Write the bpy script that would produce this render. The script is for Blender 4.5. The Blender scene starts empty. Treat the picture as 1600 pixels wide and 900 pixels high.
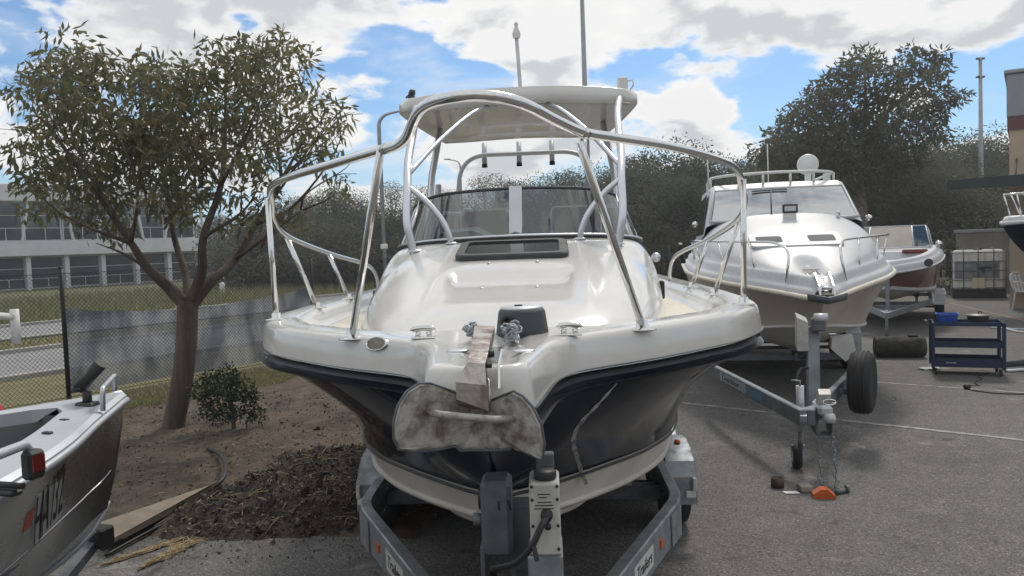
import bpy, math, random
import numpy as np
from mathutils import Matrix, Vector

SC = bpy.context.scene
COL = SC.collection
R_ = math.radians
# ------------------------------------------------------------------ camera
CAM_H, CAM_F = 1.95, 1250.0            # eye height (m), focal length in px of a 1600 px wide frame
CAM_PITCH, CAM_ROLL = R_(2.98), R_(-2.1)
cd = bpy.data.cameras.new('camera'); cam = bpy.data.objects.new('camera', cd); COL.objects.link(cam)
cd.sensor_width = 36.0; cd.lens = 36.0 * CAM_F / 1600.0; cd.clip_start = 0.05; cd.clip_end = 2000
CAM_M = Matrix.Translation((0, 0, CAM_H)) @ Matrix.Rotation(math.pi / 2 - CAM_PITCH, 4, 'X') @ Matrix.Rotation(CAM_ROLL, 4, 'Z')
cam.matrix_world = CAM_M
SC.camera = cam
# ------------------------------------------------------------------ sun, sky, exposure
SUN_EL, SUN_AZ = R_(52), R_(22)
sd = bpy.data.lights.new('sun', 'SUN'); sun = bpy.data.objects.new('sun', sd); COL.objects.link(sun)
sd.energy = 1.5; sd.angle = R_(11); sd.color = (1.0, 0.94, 0.85)
sv = Vector((math.sin(SUN_AZ) * math.cos(SUN_EL), math.cos(SUN_AZ) * math.cos(SUN_EL), math.sin(SUN_EL)))
sun.rotation_euler = sv.to_track_quat('Z', 'Y').to_euler(); sun.location = (0, 0, 60)
SC.cycles.max_bounces = 7; SC.cycles.diffuse_bounces = 3; SC.cycles.glossy_bounces = 3
SC.view_settings.view_transform = 'Standard'; SC.view_settings.look = 'None'
SC.view_settings.exposure = 0.32; SC.view_settings.gamma = 1.0

def build_world():
    w = bpy.data.worlds.new('World'); SC.world = w; w.use_nodes = True
    nt = w.node_tree; N = nt.nodes; L = nt.links; N.clear()
    def n(t, **k):
        x = N.new(t)
        for a, b in k.items(): setattr(x, a, b)
        return x
    def mth(op, a, b=None, c=None, clamp=False):
        m = n('ShaderNodeMath', operation=op); m.use_clamp = clamp
        for i, v in enumerate((a, b, c)):
            if v is None: continue
            if isinstance(v, (int, float)): m.inputs[i].default_value = v
            else: L.new(v, m.inputs[i])
        return m.outputs[0]
    def mix(f, a, b):
        m = n('ShaderNodeMix', data_type='RGBA')
        if isinstance(f, (int, float)): m.inputs[0].default_value = f
        else: L.new(f, m.inputs[0])
        for i, v in ((6, a), (7, b)):
            if isinstance(v, tuple): m.inputs[i].default_value = (*v, 1)
            else: L.new(v, m.inputs[i])
        return m.outputs[2]
    def ss(v, a, b):
        m = n('ShaderNodeMapRange', interpolation_type='SMOOTHSTEP'); L.new(v, m.inputs[0])
        m.inputs[1].default_value = a; m.inputs[2].default_value = b
        return m.outputs[0]
    sky = n('ShaderNodeTexSky', sky_type='NISHITA'); sky.sun_disc = False
    sky.sun_elevation = SUN_EL; sky.sun_rotation = SUN_AZ; sky.air_density = 1.0; sky.dust_density = 0.6; sky.ozone_density = 2.0
    tc = n('ShaderNodeTexCoord'); sep = n('ShaderNodeSeparateXYZ'); L.new(tc.outputs['Generated'], sep.inputs[0])
    X, Y, Z = sep.outputs
    # clouds drift on a flat layer high above: direction divided by height gives the real foreshortening
    zz = mth('ADD', mth('MAXIMUM', Z, 0.0), 0.13)
    cmb = n('ShaderNodeCombineXYZ')
    L.new(mth('DIVIDE', X, zz), cmb.inputs[0]); L.new(mth('DIVIDE', Y, zz), cmb.inputs[1])
    def noise(scale, loc, detail=9, rough=0.55, dist=0.0, vec=cmb.outputs[0]):
        mp = n('ShaderNodeMapping'); L.new(vec, mp.inputs[0]); mp.inputs[1].default_value = loc
        t = n('ShaderNodeTexNoise', noise_dimensions='3D'); L.new(mp.outputs[0], t.inputs['Vector'])
        t.inputs['Scale'].default_value = scale; t.inputs['Detail'].default_value = detail
        t.inputs['Roughness'].default_value = rough; t.inputs['Distortion'].default_value = dist
        return t.outputs[0]
    # cumulus billows keep some height, so part of the pattern follows the direction itself
    cm2 = n('ShaderNodeCombineXYZ'); L.new(X, cm2.inputs[0]); L.new(Y, cm2.inputs[1]); L.new(mth('MULTIPLY', Z, 2.1), cm2.inputs[2])
    o = CLOUD_OFF
    big = noise(CLOUD_S1, o, 9, 0.52, 0.15, cm2.outputs[0])
    big2 = noise(CLOUD_S1, (o[0] + 0.012, o[1] + .0, o[2] + 0.075), 5, 0.5, 0.15, cm2.outputs[0])
    lay = noise(0.55, (3.1, 7.7, 0), 8, 0.55, 0.2)
    fine = noise(22.0, (1, 5, 2), 6, 0.6, 0.3, cm2.outputs[0])
    cover = mth('ADD', mth('MULTIPLY', big, 0.8), mth('MULTIPLY', lay, 0.2))
    cover = mth('ADD', cover, mth('MULTIPLY', mth('SUBTRACT', fine, 0.5), 0.10))
    cover = mth('ADD', cover, mth('MULTIPLY', ss(Z, 0.16, 0.34), 0.085))     # more cover overhead than at the horizon
    dens = ss(cover, CLOUD_T - .006, CLOUD_T + 0.048)
    thick = ss(cover, CLOUD_T + 0.015, CLOUD_T + 0.09)
    top = ss(mth('SUBTRACT', big, big2), -0.045, 0.05)                          # sunward side of a billow
    lit = mth('ADD', mth('MULTIPLY', top, 0.85), mth('MULTIPLY', fine, 0.35), clamp=True)
    white = (0.82, 0.815, 0.80); grey = (0.50, 0.515, 0.54)
    shade = mth('MULTIPLY', thick, mth('SUBTRACT', 1.22, lit), clamp=True)
    ccol = mix(shade, white, grey)
    skym = n('ShaderNodeVectorMath', operation='SCALE'); L.new(sky.outputs[0], skym.inputs[0]); skym.inputs[3].default_value = SKY_STR
    tint = n('ShaderNodeVectorMath', operation='MULTIPLY'); L.new(skym.outputs[0], tint.inputs[0]); tint.inputs[1].default_value = (0.70, 0.92, 1.10)
    base = mix(ss(Z, -0.02, 0.14), (0.52, 0.73, 0.93), tint.outputs[0])            # pale air low over the horizon
    # thin high veil
    veil = mth('MULTIPLY', ss(noise(1.1, (9, 2, 4), 7, 0.6, 0.8), 0.47, 0.72), mth('MULTIPLY', ss(Z, 0.03, 0.12), 0.6))
    base = mix(veil, base, (0.70, 0.74, 0.79))
    col = mix(dens, base, ccol)
    bg = n('ShaderNodeBackground'); L.new(col, bg.inputs[0]); bg.inputs[1].default_value = 1.0
    out = n('ShaderNodeOutputWorld'); L.new(bg.outputs[0], out.inputs[0])
SKY_STR = 0.088
CLOUD_OFF, CLOUD_S1, CLOUD_T = (2.3, 0.4, 1.7), 5.2, 0.483
build_world()

# ------------------------------------------------------------------ pixel <-> place helpers (1600 x 900 photo pixels)
_RM = np.array(CAM_M.to_3x3()); _C = np.array([0, 0, CAM_H])
def ray(px, py): return _RM @ np.array([(px - 800) / CAM_F, -(py - 450) / CAM_F, -1.0])
def PG(px, py, z=0.0):                      # where the sight line meets the level z
    r = ray(px, py); return _C + r * ((z - CAM_H) / r[2])
def PD(px, py, y):                          # where the sight line reaches the distance y
    r = ray(px, py); return _C + r * (y / r[1])
class Frame:                                 # a thing's own axes: x to its right, y aft, z up
    def __init__(s, ox, oy, yaw, oz=0.0): s.o = np.array([ox, oy, oz]); s.yaw = yaw
    def loc(s, p):
        d = np.array(p) - s.o; c, k = math.cos(-s.yaw), math.sin(-s.yaw)
        return np.array([c * d[0] - k * d[1], k * d[0] + c * d[1], d[2]])

# ------------------------------------------------------------------ mesh helpers
def nrm(v):
    v = np.asarray(v, float); l = np.linalg.norm(v); return v / l if l > 1e-12 else v
def pchip(xs, ys, x):
    xs = np.asarray(xs, float); ys = np.asarray(ys, float); x = np.clip(np.asarray(x, float), xs[0], xs[-1])
    h = np.diff(xs); d = np.diff(ys) / h; m = np.zeros_like(ys)
    for i in range(1, len(xs) - 1):
        if d[i - 1] * d[i] > 0:
            w1 = 2 * h[i] + h[i - 1]; w2 = h[i] + 2 * h[i - 1]; m[i] = (w1 + w2) / (w1 / d[i - 1] + w2 / d[i])
    m[0] = d[0]; m[-1] = d[-1]
    i = np.clip(np.searchsorted(xs, x) - 1, 0, len(xs) - 2)
    t = (x - xs[i]) / h[i]; t2 = t * t; t3 = t2 * t
    return (2*t3-3*t2+1)*ys[i] + (t3-2*t2+t)*h[i]*m[i] + (-2*t3+3*t2)*ys[i+1] + (t3-t2)*h[i]*m[i+1]
def sst(x, a, b):
    t = np.clip((np.asarray(x, float) - a) / (b - a), 0, 1); return t * t * (3 - 2 * t)
def smooth(pts, n=8):                        # Catmull-Rom through the points
    P = [np.array(p, float) for p in pts]
    if len(P) < 3: return P
    P = [2 * P[0] - P[1]] + P + [2 * P[-1] - P[-2]]; out = []
    for i in range(1, len(P) - 2):
        a, b, c, d = P[i-1:i+3]
        for k in range(n):
            t = k / n
            out.append(.5 * ((2*b) + (-a+c)*t + (2*a-5*b+4*c-d)*t*t + (-a+3*b-3*c+d)*t**3))
    out.append(P[-2]); return out
def fillet(pts, r, n=5):                     # a bent tube: straight runs, rounded corners
    P = [np.array(p, float) for p in pts]; out = [P[0]]
    for i in range(1, len(P) - 1):
        a, b, c = P[i-1], P[i], P[i+1]
        rr = min(r, .45 * np.linalg.norm(a-b), .45 * np.linalg.norm(c-b))
        p0 = b + nrm(a-b) * rr; p1 = b + nrm(c-b) * rr
        for k in range(n + 1):
            t = k / n; out.append((1-t)**2 * p0 + 2*t*(1-t) * b + t*t * p1)
    out.append(P[-1]); return out
class MB:
    def __init__(s): s.v = []; s.f = []; s.sm = []
    def add(s, vs, fs, smooth=False):
        b = len(s.v); s.v += [tuple(map(float, p)) for p in vs]
        for f in fs: s.f.append(tuple(b + i for i in f)); s.sm.append(smooth)
        return s
    def box(s, a, b, bev=0.0, M=None):
        x0, y0, z0 = np.minimum(a, b); x1, y1, z1 = np.maximum(a, b)
        if bev > 0:
            e = min(bev, .45 * min(x1-x0, y1-y0, z1-z0)); vs = []; idx = {}
            for i, X in enumerate((x0, x1)):
                for j, Y in enumerate((y0, y1)):
                    for k, Z in enumerate((z0, z1)):
                        dx, dy, dz = (e if i == 0 else -e), (e if j == 0 else -e), (e if k == 0 else -e)
                        for q, p in enumerate(((X, Y+dy, Z+dz), (X+dx, Y, Z+dz), (X+dx, Y+dy, Z))):
                            idx[i, j, k, q] = len(vs); vs.append(p)
            g = lambda i, j, k, q: idx[i, j, k, q]; fs = []
            fs += [(g(0,0,0,0), g(0,0,1,0), g(0,1,1,0), g(0,1,0,0)), (g(1,0,0,0), g(1,1,0,0), g(1,1,1,0), g(1,0,1,0)),
                   (g(0,0,0,1), g(1,0,0,1), g(1,0,1,1), g(0,0,1,1)), (g(0,1,0,1), g(0,1,1,1), g(1,1,1,1), g(1,1,0,1)),
                   (g(0,0,0,2), g(0,1,0,2), g(1,1,0,2), g(1,0,0,2)), (g(0,0,1,2), g(1,0,1,2), g(1,1,1,2), g(0,1,1,2))]
            for j in (0, 1):
                for k in (0, 1):
                    q = (g(0,j,k,1), g(0,j,k,2), g(1,j,k,2), g(1,j,k,1)); fs.append(q if (j + k) % 2 == 0 else q[::-1])
            for i in (0, 1):
                for k in (0, 1):
                    q = (g(i,0,k,0), g(i,1,k,0), g(i,1,k,2), g(i,0,k,2)); fs.append(q if (i + k) % 2 == 0 else q[::-1])
            for i in (0, 1):
                for j in (0, 1):
                    q = (g(i,j,0,0), g(i,j,0,1), g(i,j,1,1), g(i,j,1,0)); fs.append(q if (i + j) % 2 == 0 else q[::-1])
            for i in (0, 1):
                for j in (0, 1):
                    for k in (0, 1):
                        q = (g(i,j,k,0), g(i,j,k,1), g(i,j,k,2)); fs.append(q if (i + j + k) % 2 else q[::-1])
        else:
            vs = [(x0,y0,z0),(x1,y0,z0),(x1,y1,z0),(x0,y1,z0),(x0,y0,z1),(x1,y0,z1),(x1,y1,z1),(x0,y1,z1)]
            fs = [(0,3,2,1),(4,5,6,7),(0,1,5,4),(1,2,6,5),(2,3,7,6),(3,0,4,7)]
        if M is not None: vs = [tuple(M @ Vector(p)) for p in vs]
        return s.add(vs, fs)
    def bar(s, a, b, w, h, up=(0, 0, 1), bev=0.0):           # square bar from a to b
        a = np.array(a, float); b = np.array(b, float); y = nrm(b - a); x = nrm(np.cross(y, up))
        if np.linalg.norm(np.cross(y, up)) < 1e-6: x = np.array([1., 0, 0])
        z = np.cross(x, y); L = np.linalg.norm(b - a)
        M = Matrix(((x[0], y[0], z[0], a[0]), (x[1], y[1], z[1], a[1]), (x[2], y[2], z[2], a[2]), (0, 0, 0, 1)))
        return s.box((-w/2, 0, -h/2), (w/2, L, h/2), bev, M)
    def tube(s, pts, r, n=12, cap=True):
        P = [np.array(p, float) for p in pts]; m = len(P)
        rr = [r] * m if np.isscalar(r) else list(r)
        T = [nrm(P[min(i+1, m-1)] - P[max(i-1, 0)]) for i in range(m)]
        ref = np.array([0, 0, 1.]) if abs(T[0][2]) < .9 else np.array([1., 0, 0])
        x = nrm(np.cross(T[0], ref)); vs = []; fs = []
        for i in range(m):
            x = nrm(x - T[i] * np.dot(x, T[i])); y = np.cross(T[i], x)
            for k in range(n):
                a = 2 * math.pi * k / n; vs.append(P[i] + rr[i] * (math.cos(a) * x + math.sin(a) * y))
        for i in range(m - 1):
            for k in range(n):
                k2 = (k + 1) % n; fs.append((i*n+k, i*n+k2, (i+1)*n+k2, (i+1)*n+k))
        b = len(s.v); s.add(vs, fs, True)
        if cap:
            s.f.append(tuple(b + k for k in reversed(range(n)))); s.sm.append(False)
            s.f.append(tuple(b + (m-1)*n + k for k in range(n))); s.sm.append(False)
        return s
    def lathe(s, prof, c=(0, 0, 0), axis='Z', n=24, smooth=True, sx=1.0, sy=1.0):   # prof: (radius, height)
        vs = []; fs = []; m = len(prof)
        for r, h in prof:
            for k in range(n):
                a = 2 * math.pi * k / n; p = (r * math.cos(a) * sx, r * math.sin(a) * sy, h)
                if axis == 'X': p = (p[2], p[0], p[1])
                elif axis == 'Y': p = (p[1], p[2], p[0])
                vs.append((p[0] + c[0], p[1] + c[1], p[2] + c[2]))
        for i in range(m - 1):
            for k in range(n):
                k2 = (k + 1) % n; fs.append((i*n+k, i*n+k2, (i+1)*n+k2, (i+1)*n+k))
        b = len(s.v); s.add(vs, fs, smooth)
        if prof[0][0] > 1e-6: s.f.append(tuple(b + k for k in reversed(range(n)))); s.sm.append(False)
        if prof[-1][0] > 1e-6: s.f.append(tuple(b + (m-1)*n + k for k in range(n))); s.sm.append(False)
        return s
    def grid(s, rows, smooth=True, flip=False, closed=False):
        m = len(rows); n = len(rows[0]); vs = [p for r in rows for p in r]; fs = []
        for i in range(m - 1):
            for j in range(n if closed else n - 1):
                j2 = (j + 1) % n; q = (i*n+j, i*n+j2, (i+1)*n+j2, (i+1)*n+j); fs.append(q[::-1] if flip else q)
        return s.add(vs, fs, smooth)
    def prism(s, poly, d, smooth=False):                      # polygon of 3-D points pushed along d
        n = len(poly); a = [np.array(p, float) for p in poly]; b = [p + np.array(d, float) for p in a]
        fs = [tuple(range(n)), tuple(reversed(range(n, 2*n)))]
        for i in range(n):
            j = (i + 1) % n; fs.append((i, n+i, n+j, j))
        return s.add(a + b, fs, smooth)
    def build(s, name, mat, parent=None, merge=False, solid=0.0, recalc=True, sub=0, autosmooth=None):
        me = bpy.data.meshes.new(name)
        me.from_pydata(s.v, [], s.f); me.polygons.foreach_set('use_smooth', s.sm)
        if merge or recalc:
            import bmesh
            bm = bmesh.new(); bm.from_mesh(me)
            if merge: bmesh.ops.remove_doubles(bm, verts=bm.verts, dist=merge if isinstance(merge, float) else 1e-5)
            if recalc: bmesh.ops.recalc_face_normals(bm, faces=bm.faces)
            bm.to_mesh(me); bm.free()
        me.update(); me.materials.append(mat)
        o = bpy.data.objects.new(name, me); COL.objects.link(o); o.parent = parent
        if solid:
            md = o.modifiers.new('thickness', 'SOLIDIFY'); md.thickness = solid; md.offset = -1
        if sub:
            md = o.modifiers.new('smooth', 'SUBSURF'); md.levels = sub; md.render_levels = sub
        return o
def tag(o, label, cat, group=None, kind=None):
    o['label'] = label; o['category'] = cat
    if group: o['group'] = group
    if kind: o['kind'] = kind
    return o
def thing(name, label, cat, loc=(0, 0, 0), rotz=0.0, group=None):
    o = bpy.data.objects.new(name, None); COL.objects.link(o); o.empty_display_size = .2
    o.location = tuple(map(float, loc)); o.rotation_euler = (0, 0, rotz); return tag(o, label, cat, group)
def struct(o): o['kind'] = 'structure'; return o
def copy_thing(o, loc, rotz, scale=1.0, label=None, parent=None):
    c = o.copy(); COL.objects.link(c); c.parent = parent
    if parent is None:
        c.location = tuple(map(float, loc)); c.rotation_euler = (0, 0, rotz); c.scale = (scale,) * 3 if np.isscalar(scale) else scale
        if label: c['label'] = label
    for ch in list(o.children): copy_thing(ch, None, None, parent=c)
    return c
def text(body, size, mat, parent, M, name='lettering', depth=0.001, shear=0.0, sx=1.0):
    cu = bpy.data.curves.new('t', 'FONT'); cu.body = body; cu.size = size; cu.extrude = depth; cu.shear = shear
    cu.align_x = 'CENTER'; cu.align_y = 'CENTER'; cu.resolution_u = 3
    t = bpy.data.objects.new('t', cu); COL.objects.link(t)
    dg = bpy.context.evaluated_depsgraph_get(); me = bpy.data.meshes.new_from_object(t.evaluated_get(dg))
    bpy.data.objects.remove(t); me.name = name; me.materials.clear(); me.materials.append(mat)
    me.transform(M @ Matrix.Diagonal((sx, 1, 1, 1)))
    o = bpy.data.objects.new(name, me); COL.objects.link(o); o.parent = parent; return o
def basis(o, x, y):                            # matrix whose x and y axes are given
    x = nrm(x); y = np.array(y, float); y = nrm(y - x * np.dot(x, y)); z = np.cross(x, y)
    return Matrix(((x[0], y[0], z[0], o[0]), (x[1], y[1], z[1], o[1]), (x[2], y[2], z[2], o[2]), (0, 0, 0, 1)))

# ------------------------------------------------------------------ materials
MATS = {}
def mat(name, c, rough=.5, metal=0., var=0., vscale=4., dark=None, bump=0., bscale=40., coat=0., spec=.5, detail=6, rvar=0., streak=False, lo=.42, hi=.62, bdist=.01):
    """Principled with a colour mottled towards `dark` by noise, roughness wear and fine bump"""
    m = bpy.data.materials.new(name); m.use_nodes = True; MATS[name] = m
    nt = m.node_tree; N = nt.nodes; L = nt.links; b = N['Principled BSDF']
    b.inputs['Base Color'].default_value = (*c, 1); b.inputs['Roughness'].default_value = rough; b.inputs['Metallic'].default_value = metal
    b.inputs['Specular IOR Level'].default_value = spec
    if coat: b.inputs['Coat Weight'].default_value = coat; b.inputs['Coat Roughness'].default_value = .06
    tc = N.new('ShaderNodeTexCoord'); vec = tc.outputs['Object']
    if streak:
        mp = N.new('ShaderNodeMapping'); mp.inputs[3].default_value = (1, 1, .18); L.new(vec, mp.inputs[0]); vec = mp.outputs[0]
    if var or rvar:
        t = N.new('ShaderNodeTexNoise'); t.inputs['Scale'].default_value = vscale; t.inputs['Detail'].default_value = detail
        t.inputs['Roughness'].default_value = .62; L.new(vec, t.inputs['Vector'])
        r = N.new('ShaderNodeMapRange'); L.new(t.outputs[0], r.inputs[0]); r.inputs[1].default_value = lo; r.inputs[2].default_value = hi
        if var:
            d = dark if dark else tuple(x * .5 for x in c)
            mx = N.new('ShaderNodeMix'); mx.data_type = 'RGBA'; mx.inputs[6].default_value = (*c, 1); mx.inputs[7].default_value = (*d, 1)
            k = N.new('ShaderNodeMath'); k.operation = 'MULTIPLY'; k.inputs[1].default_value = var; L.new(r.outputs[0], k.inputs[0])
            L.new(k.outputs[0], mx.inputs[0]); L.new(mx.outputs[2], b.inputs['Base Color'])
        if rvar:
            q = N.new('ShaderNodeMapRange'); L.new(t.outputs[0], q.inputs[0]); q.inputs[1].default_value = .3; q.inputs[2].default_value = .7
            q.inputs[3].default_value = rough; q.inputs[4].default_value = min(1, rough + rvar); L.new(q.outputs[0], b.inputs['Roughness'])
    if bump:
        t2 = N.new('ShaderNodeTexNoise'); t2.inputs['Scale'].default_value = bscale; t2.inputs['Detail'].default_value = 5; L.new(tc.outputs['Object'], t2.inputs['Vector'])
        bp = N.new('ShaderNodeBump'); bp.inputs['Strength'].default_value = bump; bp.inputs['Distance'].default_value = bdist
        L.new(t2.outputs[0], bp.inputs['Height']); L.new(bp.outputs[0], b.inputs['Normal'])
    return m
def glass(name, tint, refl=.12, rough=.02):
    m = bpy.data.materials.new(name); m.use_nodes = True; nt = m.node_tree; N = nt.nodes; L = nt.links; N.clear()
    tr = N.new('ShaderNodeBsdfTransparent'); tr.inputs[0].default_value = (*tint, 1)
    gl = N.new('ShaderNodeBsdfGlossy'); gl.inputs['Roughness'].default_value = rough
    fr = N.new('ShaderNodeFresnel'); fr.inputs[0].default_value = 1.5
    ad = N.new('ShaderNodeMath'); ad.operation = 'ADD'; ad.inputs[1].default_value = refl; ad.use_clamp = True; L.new(fr.outputs[0], ad.inputs[0])
    mx = N.new('ShaderNodeMixShader'); L.new(ad.outputs[0], mx.inputs[0]); L.new(tr.outputs[0], mx.inputs[1]); L.new(gl.outputs[0], mx.inputs[2])
    o = N.new('ShaderNodeOutputMaterial'); L.new(mx.outputs[0], o.inputs[0]); return m
def foliage(name, c1, c2, c3, trans=.35, rough=.55, vary=False):
    m = bpy.data.materials.new(name); m.use_nodes = True; nt = m.node_tree; N = nt.nodes; L = nt.links; N.clear()
    g = N.new('ShaderNodeNewGeometry'); cr = N.new('ShaderNodeValToRGB'); L.new(g.outputs['Random Per Island'], cr.inputs[0])
    cr.color_ramp.elements[0].color = (*c1, 1); cr.color_ramp.elements[1].color = (*c3, 1)
    e = cr.color_ramp.elements.new(.6); e.color = (*c2, 1)
    oi = N.new('ShaderNodeObjectInfo'); hs = N.new('ShaderNodeHueSaturation'); L.new(cr.outputs[0], hs.inputs['Color'])      # every plant its own tone
    for sock, lo_, hi_ in (('Value', .72, 1.3), ('Hue', .488, .512), ('Saturation', .8, 1.1)):
        q = N.new('ShaderNodeMapRange'); q.inputs[3].default_value = lo_; q.inputs[4].default_value = hi_; L.new(oi.outputs['Random'], q.inputs[0]); L.new(q.outputs[0], hs.inputs[sock])
    if not vary: hs.inputs['Value'].default_value = 1.0; [L.remove(l) for l in list(L) if l.to_node == hs and l.to_socket.name != 'Color']; hs.inputs['Hue'].default_value = .5; hs.inputs['Saturation'].default_value = 1.0
    cr = hs
    p = N.new('ShaderNodeBsdfPrincipled'); L.new(cr.outputs[0], p.inputs['Base Color']); p.inputs['Roughness'].default_value = rough; p.inputs['Specular IOR Level'].default_value = .25
    t = N.new('ShaderNodeBsdfTranslucent'); L.new(cr.outputs[0], t.inputs[0])
    mx = N.new('ShaderNodeMixShader'); mx.inputs[0].default_value = trans; L.new(p.outputs[0], mx.inputs[1]); L.new(t.outputs[0], mx.inputs[2])
    o = N.new('ShaderNodeOutputMaterial'); L.new(mx.outputs[0], o.inputs[0]); return m

gel = mat('white_gelcoat', (.71, .70, .675), .13, var=.3, vscale=3.2, dark=(.56, .535, .49), rvar=.10, coat=.5, bump=.02, bscale=4, detail=9)
cream = mat('cream_deck', (.71, .66, .55), .38, var=.25, vscale=5, dark=(.55, .50, .40), rvar=.15)
navy = mat('navy_gelcoat', (.006, .009, .018), .06, var=.5, vscale=1.6, dark=(.010, .013, .022), rvar=.07, spec=.2)
hullw = mat('hull_bottom_white', (.62, .59, .53), .3, var=.35, vscale=3, dark=(.42, .38, .32), rvar=.2)
rubm = mat('rub_rail_black', (.018, .021, .026), .28, rvar=.2, vscale=6)
chrome = mat('polished_stainless', (.74, .74, .73), .09, 1., rvar=.12, vscale=9)
anod = mat('anodised_aluminium', (.66, .68, .72), .3, 1., rvar=.15, vscale=7)
alu = mat('painted_aluminium', (.55, .57, .60), .45, .35, var=.3, vscale=6, dark=(.4, .41, .43))
galv = mat('galvanised_steel', (.36, .39, .42), .42, .75, var=.7, vscale=9, dark=(.22, .24, .26), rvar=.3, bump=.05, bscale=60)
galvd = mat('dull_galvanised_steel', (.17, .185, .20), .55, .55, var=.7, vscale=8, dark=(.10, .11, .12), rvar=.25, bump=.1, bscale=30)
oldgalv = mat('corroded_galvanised_plate', (.43, .42, .395), .55, .3, var=1., vscale=20, dark=(.15, .135, .11), bump=.25, bscale=70, detail=10, rvar=.2)
rustg = mat('rust_stained_steel', (.42, .40, .375), .38, .65, var=1., vscale=13, dark=(.13, .075, .05), bump=.3, bscale=60, streak=True, detail=9)
rubber = mat('black_rubber', (.016, .016, .017), .75, bump=.2, bscale=50)
blackp = mat('black_plastic', (.02, .02, .021), .42, rvar=.2)
greyp = mat('charcoal_plastic', (.045, .05, .055), .42, var=.4, vscale=14, rvar=.2)
whitep = mat('white_plastic', (.72, .72, .70), .4, var=.2, vscale=6)
wpaint = mat('white_paint_worn', (.60, .61, .61), .5, var=.4, vscale=9, dark=(.4, .41, .41), rvar=.2)
dirtyw = mat('dirty_white_enamel', (.52, .52, .49), .5, var=.6, vscale=14, dark=(.33, .32, .29))
orange = mat('orange_plastic', (.62, .13, .03), .4, var=.3, vscale=14)
redp = mat('red_plastic', (.45, .02, .02), .35)
darkglass = mat('dark_tinted_acrylic', (.02, .024, .024), .06, spec=.8)
wsglass = glass('smoky_windscreen_glass', (.30, .34, .34), .12)
clearglass = glass('blue_tint_glass', (.55, .72, .78), .14)
sticker = mat('sticker_white', (.66, .66, .63), .5, var=.25, vscale=30)
ink = mat('black_ink', (.012, .012, .014), .5)
tan = mat('tan_gelcoat', (.50, .45, .37), .25, var=.3, vscale=2, dark=(.42, .375, .305), rvar=.15, coat=.2)
gel2 = mat('cool_white_gelcoat', (.56, .57, .59), .38, var=.2, vscale=2, dark=(.56, .56, .56), rvar=.12)
maroon = mat('maroon_gelcoat', (.13, .010, .022), .15, var=.4, vscale=3, rvar=.15, coat=.3)
# ================================================================== SETTING
rng = np.random.default_rng(7); random.seed(7)
def _h(ix, iy, s):
    n = (ix.astype(np.int64) * 374761393 + iy.astype(np.int64) * 668265263 + s * 974711) & 0x7fffffff
    n = ((n ^ (n >> 13)) * 1274126177) & 0x7fffffff
    return ((n ^ (n >> 16)) & 0xffff) / 65535.0
def vnoise(x, y, s=0, octv=4, lac=2.1, gain=.5):
    x = np.asarray(x, float); y = np.asarray(y, float); r = 0; a = 1; tot = 0
    for o in range(octv):
        ix = np.floor(x); iy = np.floor(y); fx = x - ix; fy = y - iy; fx = fx*fx*(3-2*fx); fy = fy*fy*(3-2*fy)
        v = (_h(ix, iy, s+o)*(1-fx) + _h(ix+1, iy, s+o)*fx)*(1-fy) + (_h(ix, iy+1, s+o)*(1-fx) + _h(ix+1, iy+1, s+o)*fx)*fy
        r = r + a*v; tot += a; a *= gain; x = x*lac + 13.7; y = y*lac + 7.3
    return r / tot
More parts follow.
